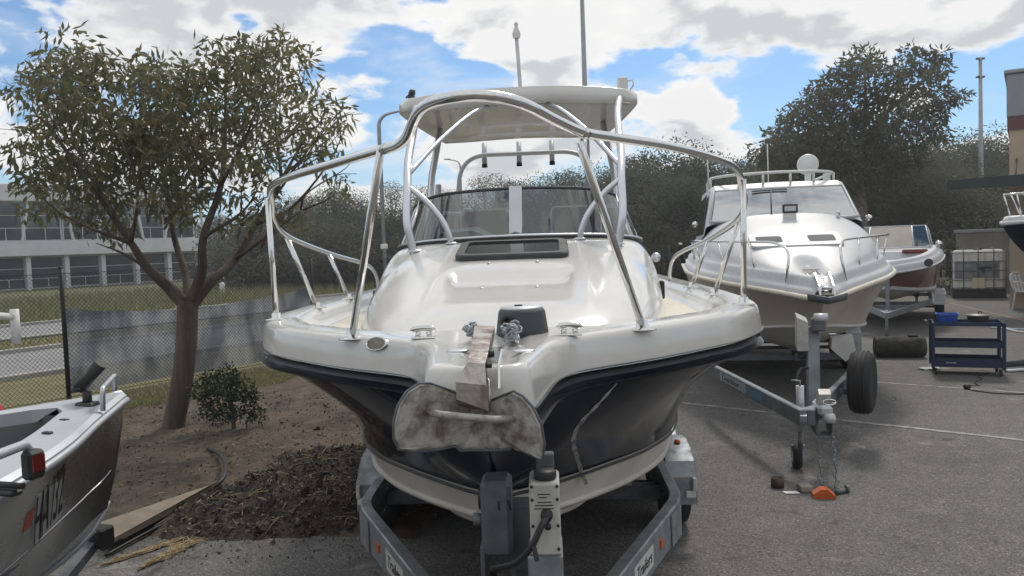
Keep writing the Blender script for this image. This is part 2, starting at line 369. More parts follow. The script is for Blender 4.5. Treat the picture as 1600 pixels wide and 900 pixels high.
def ground_mat(name, c1, c2, c3, s1=.35, s2=6., s3=90., rough=.9, bump=.35, speck=.5, bdist=.01, stains=None, grit=None):
    m = bpy.data.materials.new(name); m.use_nodes = True; nt = m.node_tree; N = nt.nodes; L = nt.links; b = N['Principled BSDF']
    tc = N.new('ShaderNodeTexCoord')
    def nz(s, d=8, r=.6, dist=0.):
        t = N.new('ShaderNodeTexNoise'); t.inputs['Scale'].default_value = s; t.inputs['Detail'].default_value = d
        t.inputs['Roughness'].default_value = r; t.inputs['Distortion'].default_value = dist; L.new(tc.outputs['Object'], t.inputs['Vector']); return t.outputs[0]
    def rmp(v, a, b_):
        r = N.new('ShaderNodeMapRange'); L.new(v, r.inputs[0]); r.inputs[1].default_value = a; r.inputs[2].default_value = b_; return r.outputs[0]
    def mix(f, a, b_, ty='MIX'):
        x = N.new('ShaderNodeMix'); x.data_type = 'RGBA'; x.blend_type = ty
        if isinstance(f, float): x.inputs[0].default_value = f
        else: L.new(f, x.inputs[0])
        for i, v in ((6, a), (7, b_)):
            if isinstance(v, tuple): x.inputs[i].default_value = (*v, 1)
            else: L.new(v, x.inputs[i])
        return x.outputs[2]
    n1 = nz(s1, 6, .6, .4); n2 = nz(s2); n3 = nz(s3, 3, .7)
    col = mix(rmp(n1, .38, .64), c1, c2); col = mix(rmp(n2, .45, .72), col, c3)
    k = N.new('ShaderNodeMath'); k.operation = 'MULTIPLY'; k.inputs[1].default_value = speck; L.new(rmp(n3, .3, .72), k.inputs[0])
    dk = N.new('ShaderNodeVectorMath'); dk.operation = 'SCALE'; dk.inputs[3].default_value = .42; L.new(col, dk.inputs[0])
    col = mix(k.outputs[0], col, dk.outputs[0])
    if stains:
        col = mix(rmp(nz(stains[0], 5, .65, .6), stains[1], stains[1] + .1), col, stains[2])
    if grit:
        sp = N.new('ShaderNodeTexVoronoi'); sp.inputs['Scale'].default_value = grit; L.new(tc.outputs['Object'], sp.inputs['Vector'])     # single stones, light and dark
        sg = N.new('ShaderNodeSeparateColor'); L.new(sp.outputs['Color'], sg.inputs[0])
        lt = N.new('ShaderNodeVectorMath'); lt.operation = 'SCALE'; lt.inputs[3].default_value = 1.75; L.new(col, lt.inputs[0]); col = mix(rmp(sg.outputs[0], .74, .95), col, lt.outputs[0])
        d2 = N.new('ShaderNodeVectorMath'); d2.operation = 'SCALE'; d2.inputs[3].default_value = .5; L.new(col, d2.inputs[0]); col = mix(rmp(sg.outputs[1], .70, .95), col, d2.outputs[0])
        cv = N.new('ShaderNodeTexVoronoi'); cv.feature = 'DISTANCE_TO_EDGE'; cv.inputs['Scale'].default_value = .33                            # wandering cracks
        dn_ = N.new('ShaderNodeTexNoise'); dn_.inputs['Scale'].default_value = 1.3; dn_.inputs['Detail'].default_value = 7; L.new(tc.outputs['Object'], dn_.inputs['Vector'])
        av = N.new('ShaderNodeVectorMath'); av.operation = 'ADD'; L.new(tc.outputs['Object'], av.inputs[0]); L.new(dn_.outputs['Color'], av.inputs[1]); L.new(av.outputs[0], cv.inputs['Vector'])
        ck = N.new('ShaderNodeMapRange'); L.new(cv.outputs['Distance'], ck.inputs[0]); ck.inputs[1].default_value = .0; ck.inputs[2].default_value = .0035; ck.inputs[3].default_value = .75; ck.inputs[4].default_value = 0
        gate = N.new('ShaderNodeMath'); gate.operation = 'MULTIPLY'; L.new(ck.outputs[0], gate.inputs[0]); L.new(rmp(nz(.5, 2), .5, .6), gate.inputs[1]); col = mix(gate.outputs[0], col, (.03, .03, .03))
        col = mix(rmp(nz(1.7, 6, .7, .3), .60, .70), col, (.27, .26, .245)); col = mix(rmp(nz(2.6, 3, .5, 1.), .66, .72), col, (.07, .068, .066))
    L.new(col, b.inputs['Base Color']); b.inputs['Roughness'].default_value = rough; b.inputs['Specular IOR Level'].default_value = .3
    bp = N.new('ShaderNodeBump'); bp.inputs['Strength'].default_value = bump; bp.inputs['Distance'].default_value = bdist
    L.new(n3, bp.inputs['Height']); L.new(bp.outputs[0], b.inputs['Normal']); return m
m_asph = ground_mat('worn_asphalt', (.190, .185, .178), (.150, .147, .142), (.215, .208, .196), .45, 3.5, 75., .82, .7, .95, .008, (.8, .58, (.11, .108, .104)), 95.)
m_road = ground_mat('pale_road_asphalt', (.29, .29, .29), (.25, .25, .255), (.31, .31, .305), .2, 2., 60., .85, .2, .3)
m_soil = ground_mat('brown_garden_soil', (.150, .120, .092), (.080, .063, .049), (.20, .163, .124), .9, 5., 45., .95, .8, .6, .03)
m_mulch = ground_mat('dark_mulch', (.070, .059, .049), (.044, .037, .031), (.115, .097, .078), 2., 14., 60., .95, .9, .7, .03)
m_turf = ground_mat('dry_turf', (.24, .215, .115), (.17, .165, .08), (.28, .24, .14), .25, 3., 25., .95, .7, .5, .03)
m_field = ground_mat('rough_grass_field', (.15, .155, .075), (.19, .18, .10), (.12, .13, .06), .08, .8, 9., .95, .6, .5, .05)
m_kerb = mat('pale_concrete', (.40, .39, .37), .8, var=.4, vscale=3, bump=.2)
m_line = mat('worn_white_line_paint', (.36, .36, .35), .7, var=.9, vscale=9, dark=(.13, .13, .125), detail=10)
m_oline = mat('faded_orange_line_paint', (.30, .19, .11), .7, var=.9, vscale=8, dark=(.12, .11, .10), detail=10)

def sheet(name, poly, z, m, n=1):
    b = MB(); b.add([(p[0], p[1], z) for p in poly], [tuple(range(len(poly)))]); return struct(b.build(name, m))
FP = np.array([-6.3, 11.2]); FD = nrm([.57, .82]); FN = np.array([-FD[1], FD[0]])      # fence line: point, direction, outward normal
def fl(k, off=0.): p = FP + FD * k + FN * off; return (p[0], p[1])
b = MB(); Rg = 420
b.add([(Rg * math.cos(a), Rg * math.sin(a), -.03) for a in np.linspace(0, 2*math.pi, 49)[:-1]], [tuple(range(48))]); struct(b.build('ground', m_field))
sheet('asphalt_yard', [fl(-40, .1), (2, -40), (40, -40), (40, 27.6), (8.0, 29.0), fl(20.8, .1)], 0.0, m_asph)
sheet('verge', [fl(-40, .1), fl(60, .1), fl(60, 3.3), fl(-40, 3.3)], -.016, m_turf)
sheet('road', [fl(-60, 3.3), fl(90, 3.3), fl(90, 7.7), fl(-60, 7.7)], -.02, m_road)
sheet('median_strip', [fl(-60, 7.9), fl(90, 7.9), fl(90, 10.6), fl(-60, 10.6)], -.004, m_turf)
r2 = sheet('road', [fl(-60, 10.8), fl(90, 10.8), fl(90, 15.9), fl(-60, 15.9)], -.02, m_road)
for i, off in enumerate((3.22, 7.75, 10.75, 15.98)):
    k = MB(); k.bar((*fl(-60, off), .02), (*fl(90, off), .02), .15, .11, bev=.015); struct(k.build('road_kerb', m_kerb))
def wobbly_line(name, p0, p1, w, m, z=.004):
    p0 = np.array(p0[:2]); p1 = np.array(p1[:2]); d = nrm(p1 - p0); nn = np.array([-d[1], d[0]]); b = MB(); rows = []
    for t in np.linspace(0, 1, 40):
        c = p0 + (p1 - p0) * t; e = .006 * math.sin(t * 37) + .004 * math.sin(t * 91)
        rows.append([(*(c - nn * (w/2 + e)), z), (*(c + nn * (w/2 - e*.6)), z)])
    b.grid(rows, False); return struct(b.build(name, m))
wobbly_line('painted_line', PG(1060, 629), PG(1700, 699), .07, m_line)
wobbly_line('painted_line', PG(1350, 596), PG(1700, 621), .06, m_line)
wobbly_line('painted_line', PG(1485, 474), PG(1690, 522), .09, m_oline)

# ---- planting bed (soil) with uneven surface and ragged edge
def bed_z(x, y):
    x = np.asarray(x, float); y = np.asarray(y, float)
    front = y - (5.35 + .25 * vnoise(x * 1.3, x * 0 + 2, 5) - .12 * np.clip(x + 3, -9, 9))      # distance behind the front edge
    right = (-.75 + .10 * (y - 5)) - x + .3 * vnoise(y * 1.2, y * 0 + 8, 9)
    fen = ((x - FP[0]) * (-FN[0]) + (y - FP[1]) * (-FN[1]))                                       # distance inside the fence
    e = np.minimum(np.minimum(front, right), fen - 0.0)
    base = -.03 + .085 * sst(e, -.05, .45)
    return base + .05 * sst(e, 0, .8) * (vnoise(x * 1.6, y * 1.6, 3, 5) - .4) + .028 * sst(e, 0, .3) * vnoise(x * 9, y * 9, 4, 4)
xs = np.linspace(-9.5, 1.8, 190); ys = np.linspace(4.9, 17, 200)
rows = [[(x, y, float(z)) for x, z in zip(xs, bed_z(xs, np.full_like(xs, y)))] for y in ys]
b = MB(); b.grid(rows, True); struct(b.build('soil_bed', m_soil, recalc=False))

# ---- blades of grass (one uncountable mass each)
def blades(name, pts, h, w, m, lean=.5, nseg=1):
    n = len(pts); a = rng.uniform(0, 2*math.pi, n); hh = h * rng.uniform(.5, 1.3, n)
    dx = np.stack([np.cos(a), np.sin(a), np.zeros(n)], 1) * w
    tip = np.stack([rng.normal(0, lean, n) * hh, rng.normal(0, lean, n) * hh, hh], 1)
    V = np.empty((n, 3, 3)); V[:, 0] = pts - dx; V[:, 1] = pts + dx; V[:, 2] = pts + tip
    return tri_mesh(name, V, m)
def tri_mesh(name, V, m, parent=None):
    n, k = V.shape[:2]; me = bpy.data.meshes.new(name); me.vertices.add(n*k); me.vertices.foreach_set('co', V.reshape(-1).astype(np.float32))
    me.loops.add(n*k); me.loops.foreach_set('vertex_index', np.arange(n*k, dtype=np.int32))
    me.polygons.add(n); me.polygons.foreach_set('loop_start', np.arange(0, n*k, k, dtype=np.int32)); me.polygons.foreach_set('loop_total', np.full(n, k, np.int32))
    me.update(calc_edges=True); me.materials.append(m); o = bpy.data.objects.new(name, me); COL.objects.link(o); o.parent = parent; return o
m_grass = foliage('straw_green_grass', (.30, .26, .14), (.21, .205, .09), (.14, .155, .065), .3)
m_grass2 = foliage('tall_green_grass', (.30, .275, .16), (.20, .21, .10), (.13, .155, .07), .3)
k = rng.uniform(-5, 9, 26000); off = -2.05 * np.sqrt(rng.uniform(0, 1, 26000)) * (.75 + .35 * vnoise(k * 1.5, k * 0, 31)) - .02
gp = np.stack([FP[0] + FD[0]*k + FN[0]*off, FP[1] + FD[1]*k + FN[1]*off], 1)
gp = np.concatenate([gp, bed_z(gp[:, 0], gp[:, 1])[:, None] - .005], 1)
o = blades('lawn_grass', gp, .055, .008, m_grass, .7); tag(o, 'dry yellow green lawn strip along the inside of the mesh fence', 'grass', kind='stuff')
k = rng.uniform(-25, 40, 24000); off = rng.uniform(16.3, 34, 24000)
gp = np.stack([FP[0] + FD[0]*k + FN[0]*off, FP[1] + FD[1]*k + FN[1]*off, np.full(24000, -.03)], 1)
o = blades('tall_grass', gp, .42, .035, m_grass2, .35); tag(o, 'tall rough grass on the far side of the road', 'grass', kind='stuff')
k = rng.uniform(-12, 30, 9000); off = rng.uniform(8.0, 10.5, 9000)
gp = np.stack([FP[0] + FD[0]*k + FN[0]*off, FP[1] + FD[1]*k + FN[1]*off, np.full(9000, -.004)], 1)
o = blades('median_grass', gp, .1, .015, m_grass, .6); tag(o, 'short dry grass on the strip between the two roads', 'grass', kind='stuff')

# ================================================================== TREES
def leaves(centres, radii, counts, ln, wd, droop=.3, shell=.55):
    """lens-shaped leaves spread through ellipsoid clumps; returns (n,4,3)"""
    out = []
    for c, r, n in zip(centres, radii, counts):
        d = rng.normal(size=(n, 3)); d /= np.linalg.norm(d, axis=1)[:, None]
        rad = rng.uniform(shell ** 3, 1, n) ** (1/3) * np.where(rng.uniform(size=n) < .18, 1.18, 1)
        p = np.array(c) + d * rad[:, None] * np.array(r)
        ax = rng.normal(size=(n, 3)) + d * .6; ax[:, 2] -= droop * 2; ax /= np.linalg.norm(ax, axis=1)[:, None]
        sd = np.cross(ax, rng.normal(size=(n, 3))); sd /= np.linalg.norm(sd, axis=1)[:, None]
        l = ln * rng.uniform(.6, 1.35, n)[:, None]; w = wd * rng.uniform(.7, 1.3, n)[:, None]
        V = np.empty((n, 4, 3)); V[:, 0] = p; V[:, 1] = p + ax*l*.45 + sd*w*.5; V[:, 2] = p + ax*l; V[:, 3] = p + ax*l*.45 - sd*w*.5
        out.append(V)
    return np.concatenate(out)
def limb(b, pts, r0, r1, n=8, sm=5):
    P = smooth(pts, sm); m = len(P); b.tube(P, [r0 + (r1 - r0) * (i/(m-1)) ** .8 for i in range(m)], n)
m_bark = mat('grey_brown_bark', (.135, .105, .085), .9, var=.8, vscale=7, dark=(.06, .048, .04), bump=.7, bscale=25, streak=True, bdist=.02)
m_bark2 = mat('pale_gum_bark', (.20, .175, .15), .9, var=.8, vscale=5, dark=(.09, .075, .065), bump=.4, bscale=14)
m_leafA = foliage('olive_leaves', (.105, .115, .066), (.155, .160, .090), (.25, .215, .12), .5)
m_leafB = foliage('dark_gum_leaves', (.085, .094, .066), (.108, .115, .080), (.14, .135, .095), .4, .8, True)
m_leafC = foliage('grey_green_leaves', (.095, .105, .075), (.12, .125, .09), (.155, .145, .10), .4, .8, True)
m_leafD = foliage('shrub_leaves', (.018, .034, .018), (.030, .050, .022), (.055, .07, .03), .25)

# ---- the tree in the bed: limbs and clumps stand where the photograph shows them, 9.2 m away
base = PG(272, 676); DT = float(base[1])
tree = thing('garden_tree', 'leaning olive leaved tree with forked grey trunk in the soil bed', 'tree', (base[0], base[1], .02))
def TP(px, py, dd=0.): return PD(px, py, DT + dd) - np.array([base[0], base[1], .02])
b = MB()
trunk = smooth([TP(268, 690), TP(272, 660), TP(284, 600), TP(291, 540), TP(293, 492), TP(294, 470)], 6)
b.tube(trunk, [.17, .157, .146, .137, .130, .125, .122] + list(np.linspace(.118, .112, len(trunk) - 7)), 14)
limb(b, [TP(293, 480), TP(262, 448, -.1), TP(232, 420, -.3), TP(205, 380, -.5), TP(170, 330, -.7), TP(120, 260, -.9)], .080, .014)
limb(b, [TP(294, 480), TP(290, 430, .3), TP(272, 370, .5), TP(262, 300, .6), TP(240, 200, .6), TP(225, 130, .5)], .055, .009)
limb(b, [TP(296, 475), TP(315, 425, -.2), TP(318, 370, -.4), TP(345, 290, -.4), TP(352, 200, -.3), TP(352, 110, -.2)], .072, .010)
limb(b, [TP(298, 478), TP(330, 440, .1), TP(368, 405, .4), TP(400, 350, .6), TP(440, 280, .7), TP(480, 210, .6)], .076, .010)
twigs = [((205,380,-.5),(150,360,-1.0),(90,330,-1.2),(50,290,-1.3)), ((170,330,-.7),(110,200,-.5),(95,120,-.4)), ((120,260,-.9),(70,190,-.9),(40,180,-1)),
         ((262,300,.6),(200,240,.9),(150,150,1)), ((262,300,.6),(300,210,1),(290,120,1)), ((345,290,-.4),(390,200,-.7),(430,90,-.8)), ((345,290,-.4),(300,230,-1),(280,170,-1.2)),
         ((400,350,.6),(450,330,.2),(510,260,0),(540,200,0)), ((440,280,.7),(430,180,.9),(440,90,.9)), ((368,405,.4),(430,360,-.1),(470,330,-.4)), ((400,350,.6),(470,250,1),(520,180,1)),
         ((205,380,-.5),(215,300,-1.0),(190,220,-1.3)), ((318,370,-.4),(380,330,-1),(410,280,-1.3)), ((232,420,-.3),(190,395,-.6),(150,380,-.8))]
for t in twigs: limb(b, [TP(*p) for p in t], .024, .004, 6, 4)
for x_, y_, r_ in [(120,95,0),(75,120,0),(35,150,0),(150,150,0),(90,190,0),(40,215,0),(200,120,0),(270,130,0),(310,120,0),(180,200,0),(130,250,0),(75,260,0),(240,190,0),(300,180,0),(345,95,0),(385,75,0),(430,75,0),(400,120,0),(450,130,0),(350,160,0),(400,190,0),(460,190,0),(500,170,0),(530,190,0),(500,220,0),(220,260,0),(170,300,0),(110,310,0),(280,250,0),(330,230,0),(430,240,0),(480,250,0),(530,285,0),(255,310,0),(410,300,0),(450,340,0)]:
    for q_ in range(3):                                        # fine twigs through each clump
        dd = rng.uniform(-.9, .9); c0 = np.array([x_ + (260 - x_)*.22, y_ + 42 + rng.uniform(-8, 12)]); pts_ = [TP(c0[0], c0[1], dd*.6)]
        for k_ in (.5, 1.0, 1.5): pts_.append(TP(x_*k_ + c0[0]*(1-k_) + rng.normal(0, 14), y_*k_ + c0[1]*(1-k_) + rng.normal(0, 10), dd*(.6 + .4*k_) + rng.normal(0, .1)))
        limb(b, pts_, .013, .003, 5, 3)
b.build('trunk', m_bark, tree)
cl = [(120,95,52),(75,120,45),(35,150,34),(150,150,60),(90,190,55),(40,215,36),(30,235,30),(200,120,45),(235,120,42),(270,130,48),(310,120,42),(180,200,62),(130,250,60),(75,260,45),(60,290,36),(240,190,60),(300,180,55),(345,95,45),
      (385,75,40),(430,75,45),(465,85,34),(400,120,55),(450,130,48),(350,160,50),(400,190,55),(460,190,48),(500,170,40),(530,190,30),(500,220,42),(540,205,22),(220,260,62),(170,300,52),(110,310,48),(280,250,60),(330,230,48),(380,250,45),(430,240,45),
      (480,250,36),(530,285,26),(515,265,26),(255,310,48),(310,300,42),(200,335,36),(360,300,32),(410,300,34),(450,340,32),(470,350,22),(140,345,30),(70,325,24),(230,230,60),(420,330,28),(390,350,24),(150,110,40),(260,160,50),(100,150,50),(340,340,24),(290,340,26)]
cs, rs, ns = [], [], []
for i, (x, y, r) in enumerate(cl):
    rr = r * DT / CAM_F * .86
    for dd in ((-.9, .1, .9) if r > 40 else (-.4, .4)):
        cs.append(TP(x + rng.normal(0, 9), y + rng.normal(0, 8), dd + rng.normal(0, .25))); k = rng.uniform(.75, 1.05); rs.append((rr*k, rr*k, rr*k*.85)); ns.append(int(86 * (r/45) ** 2 * (.66 if x > 400 else 1)))
V = leaves(cs, rs, ns, .118, .034, .5, .1)
o = tri_mesh('crown', V, m_leafA, tree); o['kind'] = 'stuff'

# ---- small shrub beside it
sb = PG(362, 682); shrub = thing('small_shrub', 'small dark green shrub with a thin bare stem beside the tree trunk', 'shrub', (sb[0], sb[1], .03)); DS = sb[1]
def SP(px, py, dd=0.): return PD(px, py, DS + dd) - np.array([sb[0], sb[1], .03])
b = MB(); limb(b, [SP(364, 690), SP(365, 660), SP(360, 635), SP(352, 600)], .03, .012, 8); limb(b, [SP(364, 655), SP(385, 645), SP(410, 650)], .014, .005, 6); limb(b, [SP(364, 660), SP(335, 640), SP(318, 625)], .014, .005, 6); limb(b, [SP(360, 635), SP(375, 600), SP(380, 590)], .012, .004, 6)
b.build('stem', m_bark, shrub)
cl = [(355,585,16),(355,605,24),(325,605,22),(380,608,20),(312,612,16),(340,630,26),(370,630,26),(392,622,14),(320,640,16),(345,648,18),(405,650,13),(388,650,12),(330,590,12),(362,592,12)]
V = leaves([SP(x, y, rng.normal(0, .12)) for x, y, r in cl], [(r*DS/CAM_F,)*3 for x, y, r in cl], [int(210*(r/20)**2) for x, y, r in cl], .05, .02, .0, .3)
o = tri_mesh('crown', V, m_leafD, shrub); o['kind'] = 'stuff'

# ---- background trees: a few kinds, copied with their own place, size and turn
def make_tree(name, label, cat, seed, h, w, nclump, nleaf, m, lean=.0, low=.3, ln=.15, wd=.07, crmin=.11, crmax=.25, group=None, bark=None):
    global rng
    keep = rng; rng = np.random.default_rng(seed)
    t = thing(name, label, cat, (0, 0, 0), 0, group); b = MB(); cs, rs, ns = [], [], []
    top = np.array([lean*h, 0, h*.62]); limb(b, [(0, 0, -.1), (lean*h*.3, .05, h*.25), tuple(top*.8), tuple(top)], .035*h*.5+.05, .05, 8)
    for i in range(nclump):
        z = low + (1 - low) * (i + .5) / nclump; a = i * 2.4 + rng.uniform(-.5, .5)
        prof = math.sin(math.pi * min(1, max(0, (z - low*.7) / (1.06 - low*.7))) ** .8)
        rr = w/2 * prof * rng.uniform(.25, .85); c = np.array([math.cos(a)*rr + lean*h*z, math.sin(a)*rr, h*z*.93])
        s = w * rng.uniform(crmin, crmax); cs.append(c); rs.append((s, s, s*.75)); ns.append(max(20, int(nleaf / nclump * (s/(w*.2))**2)))
        if i % 2 == 0: limb(b, [tuple(top*min(1., max(.35, z*.75))), tuple((top*z + c)/2 + np.array([0, 0, -.1])), tuple(c)], .05+.008*h, .02, 5, 3)
    b.build('trunk', bark or m_bark2, t); o = tri_mesh('crown', leaves(cs, rs, ns, ln, wd, .15, .1), m, t); o['kind'] = 'stuff'
    rng = keep; return t
G = 'dark trees beyond the far road'
round_t = make_tree('gum_tree', '', 'tree', 11, 7.0, 6.5, 44, 20000, m_leafB, 0, .2, group=G)
wide_t = make_tree('gum_tree', '', 'tree', 12, 6.0, 7.5, 46, 20000, m_leafC, .02, .12, group=G)
open_t = make_tree('gum_tree', '', 'tree', 13, 8.0, 5.5, 24, 6500, m_leafB, .04, .42, crmin=.1, crmax=.2, group=G)
bush_t = make_tree('bush', '', 'bush', 14, 3.0, 5.0, 38, 13000, m_leafC, 0, .1, crmin=.16, crmax=.28, group='bushes under the far trees')
LAB = {0: 'rounded dark gum tree', 1: 'broad grey green tree', 2: 'open crowned gum tree', 3: 'low dense bush'}
KIND = {0: (round_t, 7.0), 1: (wide_t, 6.0), 2: (open_t, 8.0), 3: (bush_t, 3.0)}
used = set()
def put(kind, px, ytop, d, wscale=1.0, z=0.):
    src, h0 = KIND[kind]; p = PD(px, ytop, d); s = max(.2, (p[2] - z) / h0)
    sc = (s*wscale, s*wscale, s); rot = random.uniform(0, 6.28)
    where = next(w for lim, w in ((380, 'beyond the road behind the white office building'), (505, 'beyond the road behind the garden tree'), (640, 'beyond the road near the curved street lamp'), (930, 'beyond the hardtop of the dark hulled boat'),
        (1165, 'beyond the yard between the dark boat and the tan cruiser'), (1335, 'beyond the cabin roof of the tan cruiser'), (1480, 'beyond the maroon bowrider'), (9999, 'beyond the rear wall by the floodlight pole')) if px < lim)
    lab = LAB[kind] + ' ' + where
    if kind in used: copy_thing(src, (p[0], p[1], z), rot, sc, lab)
    else: used.add(kind); src.location = (p[0], p[1], z); src.rotation_euler = (0, 0, rot); src.scale = sc; src['label'] = lab
for a in [(0,395,330,62),(1,440,318,56),(0,480,305,54),(0,520,292,50),(1,560,312,52),(2,612,282,56),(2,650,290,60),(1,600,325,48),(1,660,318,50),(0,700,300,62),
          (2,752,270,66,1.3),(0,800,282,62),(1,850,285,60),(0,885,266,54),(1,930,272,50),(0,965,262,46),(0,1000,240,42),(1,1045,238,42,1.1),(0,1085,246,41),(1,1120,262,40),(0,1150,250,44),
          (2,1185,232,44,1.2),(0,1215,235,40),(1,1250,225,39),(0,1290,215,39),(1,1330,225,38),(0,1380,215,40),(1,1420,222,38),(0,1455,228,42),(1,1490,224,46),(0,1530,218,50),(1,1565,216,52),(0,1605,214,50),(0,1660,210,46),
          (0,-120,330,95),(1,-40,345,100),(0,340,335,80),(1,300,345,84),(1,1010,270,39,1.2),(0,1060,275,38,1.2),(1,1200,270,37,1.2),(0,1300,262,36,1.2),(1,1450,270,36,1.3),(0,1540,262,44,1.2)]: put(*a)
for px in range(420, 1660, 52): put(3, px + random.uniform(-14, 14), 352 - (px-800)*.037*0.6 + random.uniform(-16, 8), 38 + random.uniform(-2, 6) + (8 if px < 900 else 0), 1.35)

# ---- the tall gum behind the tan boat
dg = 33.; gb = PD(1345, 372, dg); gum = thing('tall_gum_tree', 'tall dark gum tree with two open crown tops rising behind the tan boat', 'tree', (gb[0], gb[1], 0))
def GP(px, py, dd=0.): return PD(px, py, dg + dd) - np.array([gb[0], gb[1], 0])
b = MB(); limb(b, [(0, 0, -.1), GP(1345, 330), GP(1340, 270), GP(1345, 220)], .32, .16, 10)
for L_ in ([(1340,270,0),(1300,200,.5),(1275,140,.5)], [(1345,225,0),(1352,160,-.3),(1350,95,0)], [(1345,230,0),(1390,170,.5),(1420,90,.4)], [(1345,240,0),(1420,180,-.5),(1490,155,-.5)], [(1340,270,0),(1270,240,-.6),(1230,220,-.6)], [(1390,170,.5),(1440,130,.2),(1465,100,0)]):
    limb(b, [GP(*p) for p in L_], .12, .03, 7, 4)
b.build('trunk', m_bark2, gum)
cl = [(1345,95,26),(1330,110,28),(1365,100,22),(1310,130,30),(1355,130,34),(1290,150,32),(1330,165,40),(1270,165,28),(1260,185,34),(1300,195,44),(1240,205,34),(1270,225,40),(1225,228,28),(1345,205,40),(1420,82,18),(1440,95,24),(1465,90,18),(1410,105,20),(1470,105,18),(1395,120,18),(1430,130,30),
      (1460,125,22),(1400,155,28),(1440,165,30),(1470,155,22),(1490,152,16),(1505,150,12),(1415,190,34),(1450,190,26),(1465,175,20),(1385,205,34),(1470,210,16),(1440,215,22),(1330,240,44),(1380,240,38),(1290,255,40),(1420,245,30),(1250,260,36),(1210,250,22),(1460,212,14),(1235,180,20),(1210,215,22),(1190,240,22),(1300,225,40),(1260,240,38),(1230,250,34),(1360,260,44),(1400,265,36),(1310,270,44),(1360,185,34),(1380,150,24)]
V = leaves([GP(x, y, rng.normal(0, 1.2)) for x, y, r in cl], [(r*dg/CAM_F,)*2 + (r*dg/CAM_F*.8,) for x, y, r in cl], [int(260*(r/28)**2) for x, y, r in cl], .28, .09, .2, .1)
o = tri_mesh('crown', V, foliage('tall_gum_leaves', (.085, .094, .062), (.118, .122, .08), (.17, .145, .095), .4, .8), gum); o['kind'] = 'stuff'

# ================================================================== FENCE
fb = fl(0); fence = thing('mesh_fence', 'black chain link fence on dark steel posts between bed and road', 'fence', (fb[0], fb[1], 0), math.atan2(FD[1], FD[0]))
m_post = mat('black_powder_coat', (.014, .015, .016), .5)
for k in (-9.0, -4.5, 0, 4.5, 9., 13.5, 18., 20.9):
    p = MB(); p.tube([(k, 0, -.05), (k, 0, 1.88)], .032, 10); p.lathe([(.034, 1.87), (.034, 1.89), (.0, 1.905)], (k, 0, 0), n=10); p.build('post', m_post, fence)
for z in (.06, .95, 1.8):
    w = MB(); w.tube([(-12, -.035, z), (20.9, -.035, z)], .004, 5); w.build('strand_wire', m_post, fence)
w = MB(); pw = .062; hgt = 1.76
for i in range(int(33 / pw)):
    for sgn in (1, -1):
        x0 = -12 + i * pw; x1 = x0 + sgn * hgt
        if min(x0, x1) < -12 or max(x0, x1) > 20.9: continue
        y = -.04 + .003 * sgn; r = .0026; a = (x0, y, .05); c = (x1, y, .05 + hgt); vs = []
        for q in (a, c): vs += [(q[0] - r, q[1], q[2]), (q[0] + r, q[1] - r, q[2]), (q[0] + r, q[1] + r, q[2])]
        w.add(vs, [(0, 1, 4, 3), (1, 2, 5, 4), (2, 0, 3, 5)])
o = w.build('chain_mesh', m_post, fence, recalc=False); o['kind'] = 'stuff'
# shade cloth tied to the road side of the fence
def cloth_mat():
    m = bpy.data.materials.new('sheer_grey_shade_cloth'); m.use_nodes = True; nt = m.node_tree; N = nt.nodes; L = nt.links; N.clear()
    tc = N.new('ShaderNodeTexCoord'); mp = N.new('ShaderNodeMapping'); mp.inputs[3].default_value = (1.6, 1, .7); L.new(tc.outputs['Object'], mp.inputs[0])
    t = N.new('ShaderNodeTexNoise'); t.inputs['Scale'].default_value = 1.9; t.inputs['Detail'].default_value = 5; L.new(mp.outputs[0], t.inputs['Vector'])
    cr = N.new('ShaderNodeValToRGB'); L.new(t.outputs[0], cr.inputs[0]); cr.color_ramp.elements[0].position = .38; cr.color_ramp.elements[1].position = .62
    cr.color_ramp.elements[0].color = (.14, .155, .20, 1); cr.color_ramp.elements[1].color = (.46, .465, .48, 1)
    d = N.new('ShaderNodeBsdfDiffuse'); L.new(cr.outputs[0], d.inputs[0]); tl = N.new('ShaderNodeBsdfTranslucent'); L.new(cr.outputs[0], tl.inputs[0])
    ms = N.new('ShaderNodeMixShader'); ms.inputs[0].default_value = .55; L.new(d.outputs[0], ms.inputs[1]); L.new(tl.outputs[0], ms.inputs[2])
    tr = N.new('ShaderNodeBsdfTransparent'); mx = N.new('ShaderNodeMixShader'); mx.inputs[0].default_value = .84; L.new(tr.outputs[0], mx.inputs[1]); L.new(ms.outputs[0], mx.inputs[2])
    o = N.new('ShaderNodeOutputMaterial'); L.new(mx.outputs[0], o.inputs[0]); return m
rows = []
for z in np.linspace(0, 1, 14):
    r = []
    for k in np.linspace(.06, 4.62, 60):
        u = (k - .06) / 4.56; top = 1.30 - .20 * math.sin(math.pi * u) * (1 - .3*u) + .03 * u + .01 * math.sin(k * 9)
        r.append((k, .07 + .04 * math.sin(k * 5.3 + z * 3) * (1 - abs(2*z - 1)) + .022 * math.sin(k * 15 + z * 4) * z, .09 + (top - .09) * z))
    rows.append(r)
b = MB(); b.grid(rows, True); c = b.build('shade_cloth', cloth_mat()); c.location = (fb[0], fb[1], 0); c.rotation_euler = (0, 0, math.atan2(FD[1], FD[0]))
tag(c, 'sheer blue grey shade cloth sagging on the chain link fence behind the tree', 'shade cloth')

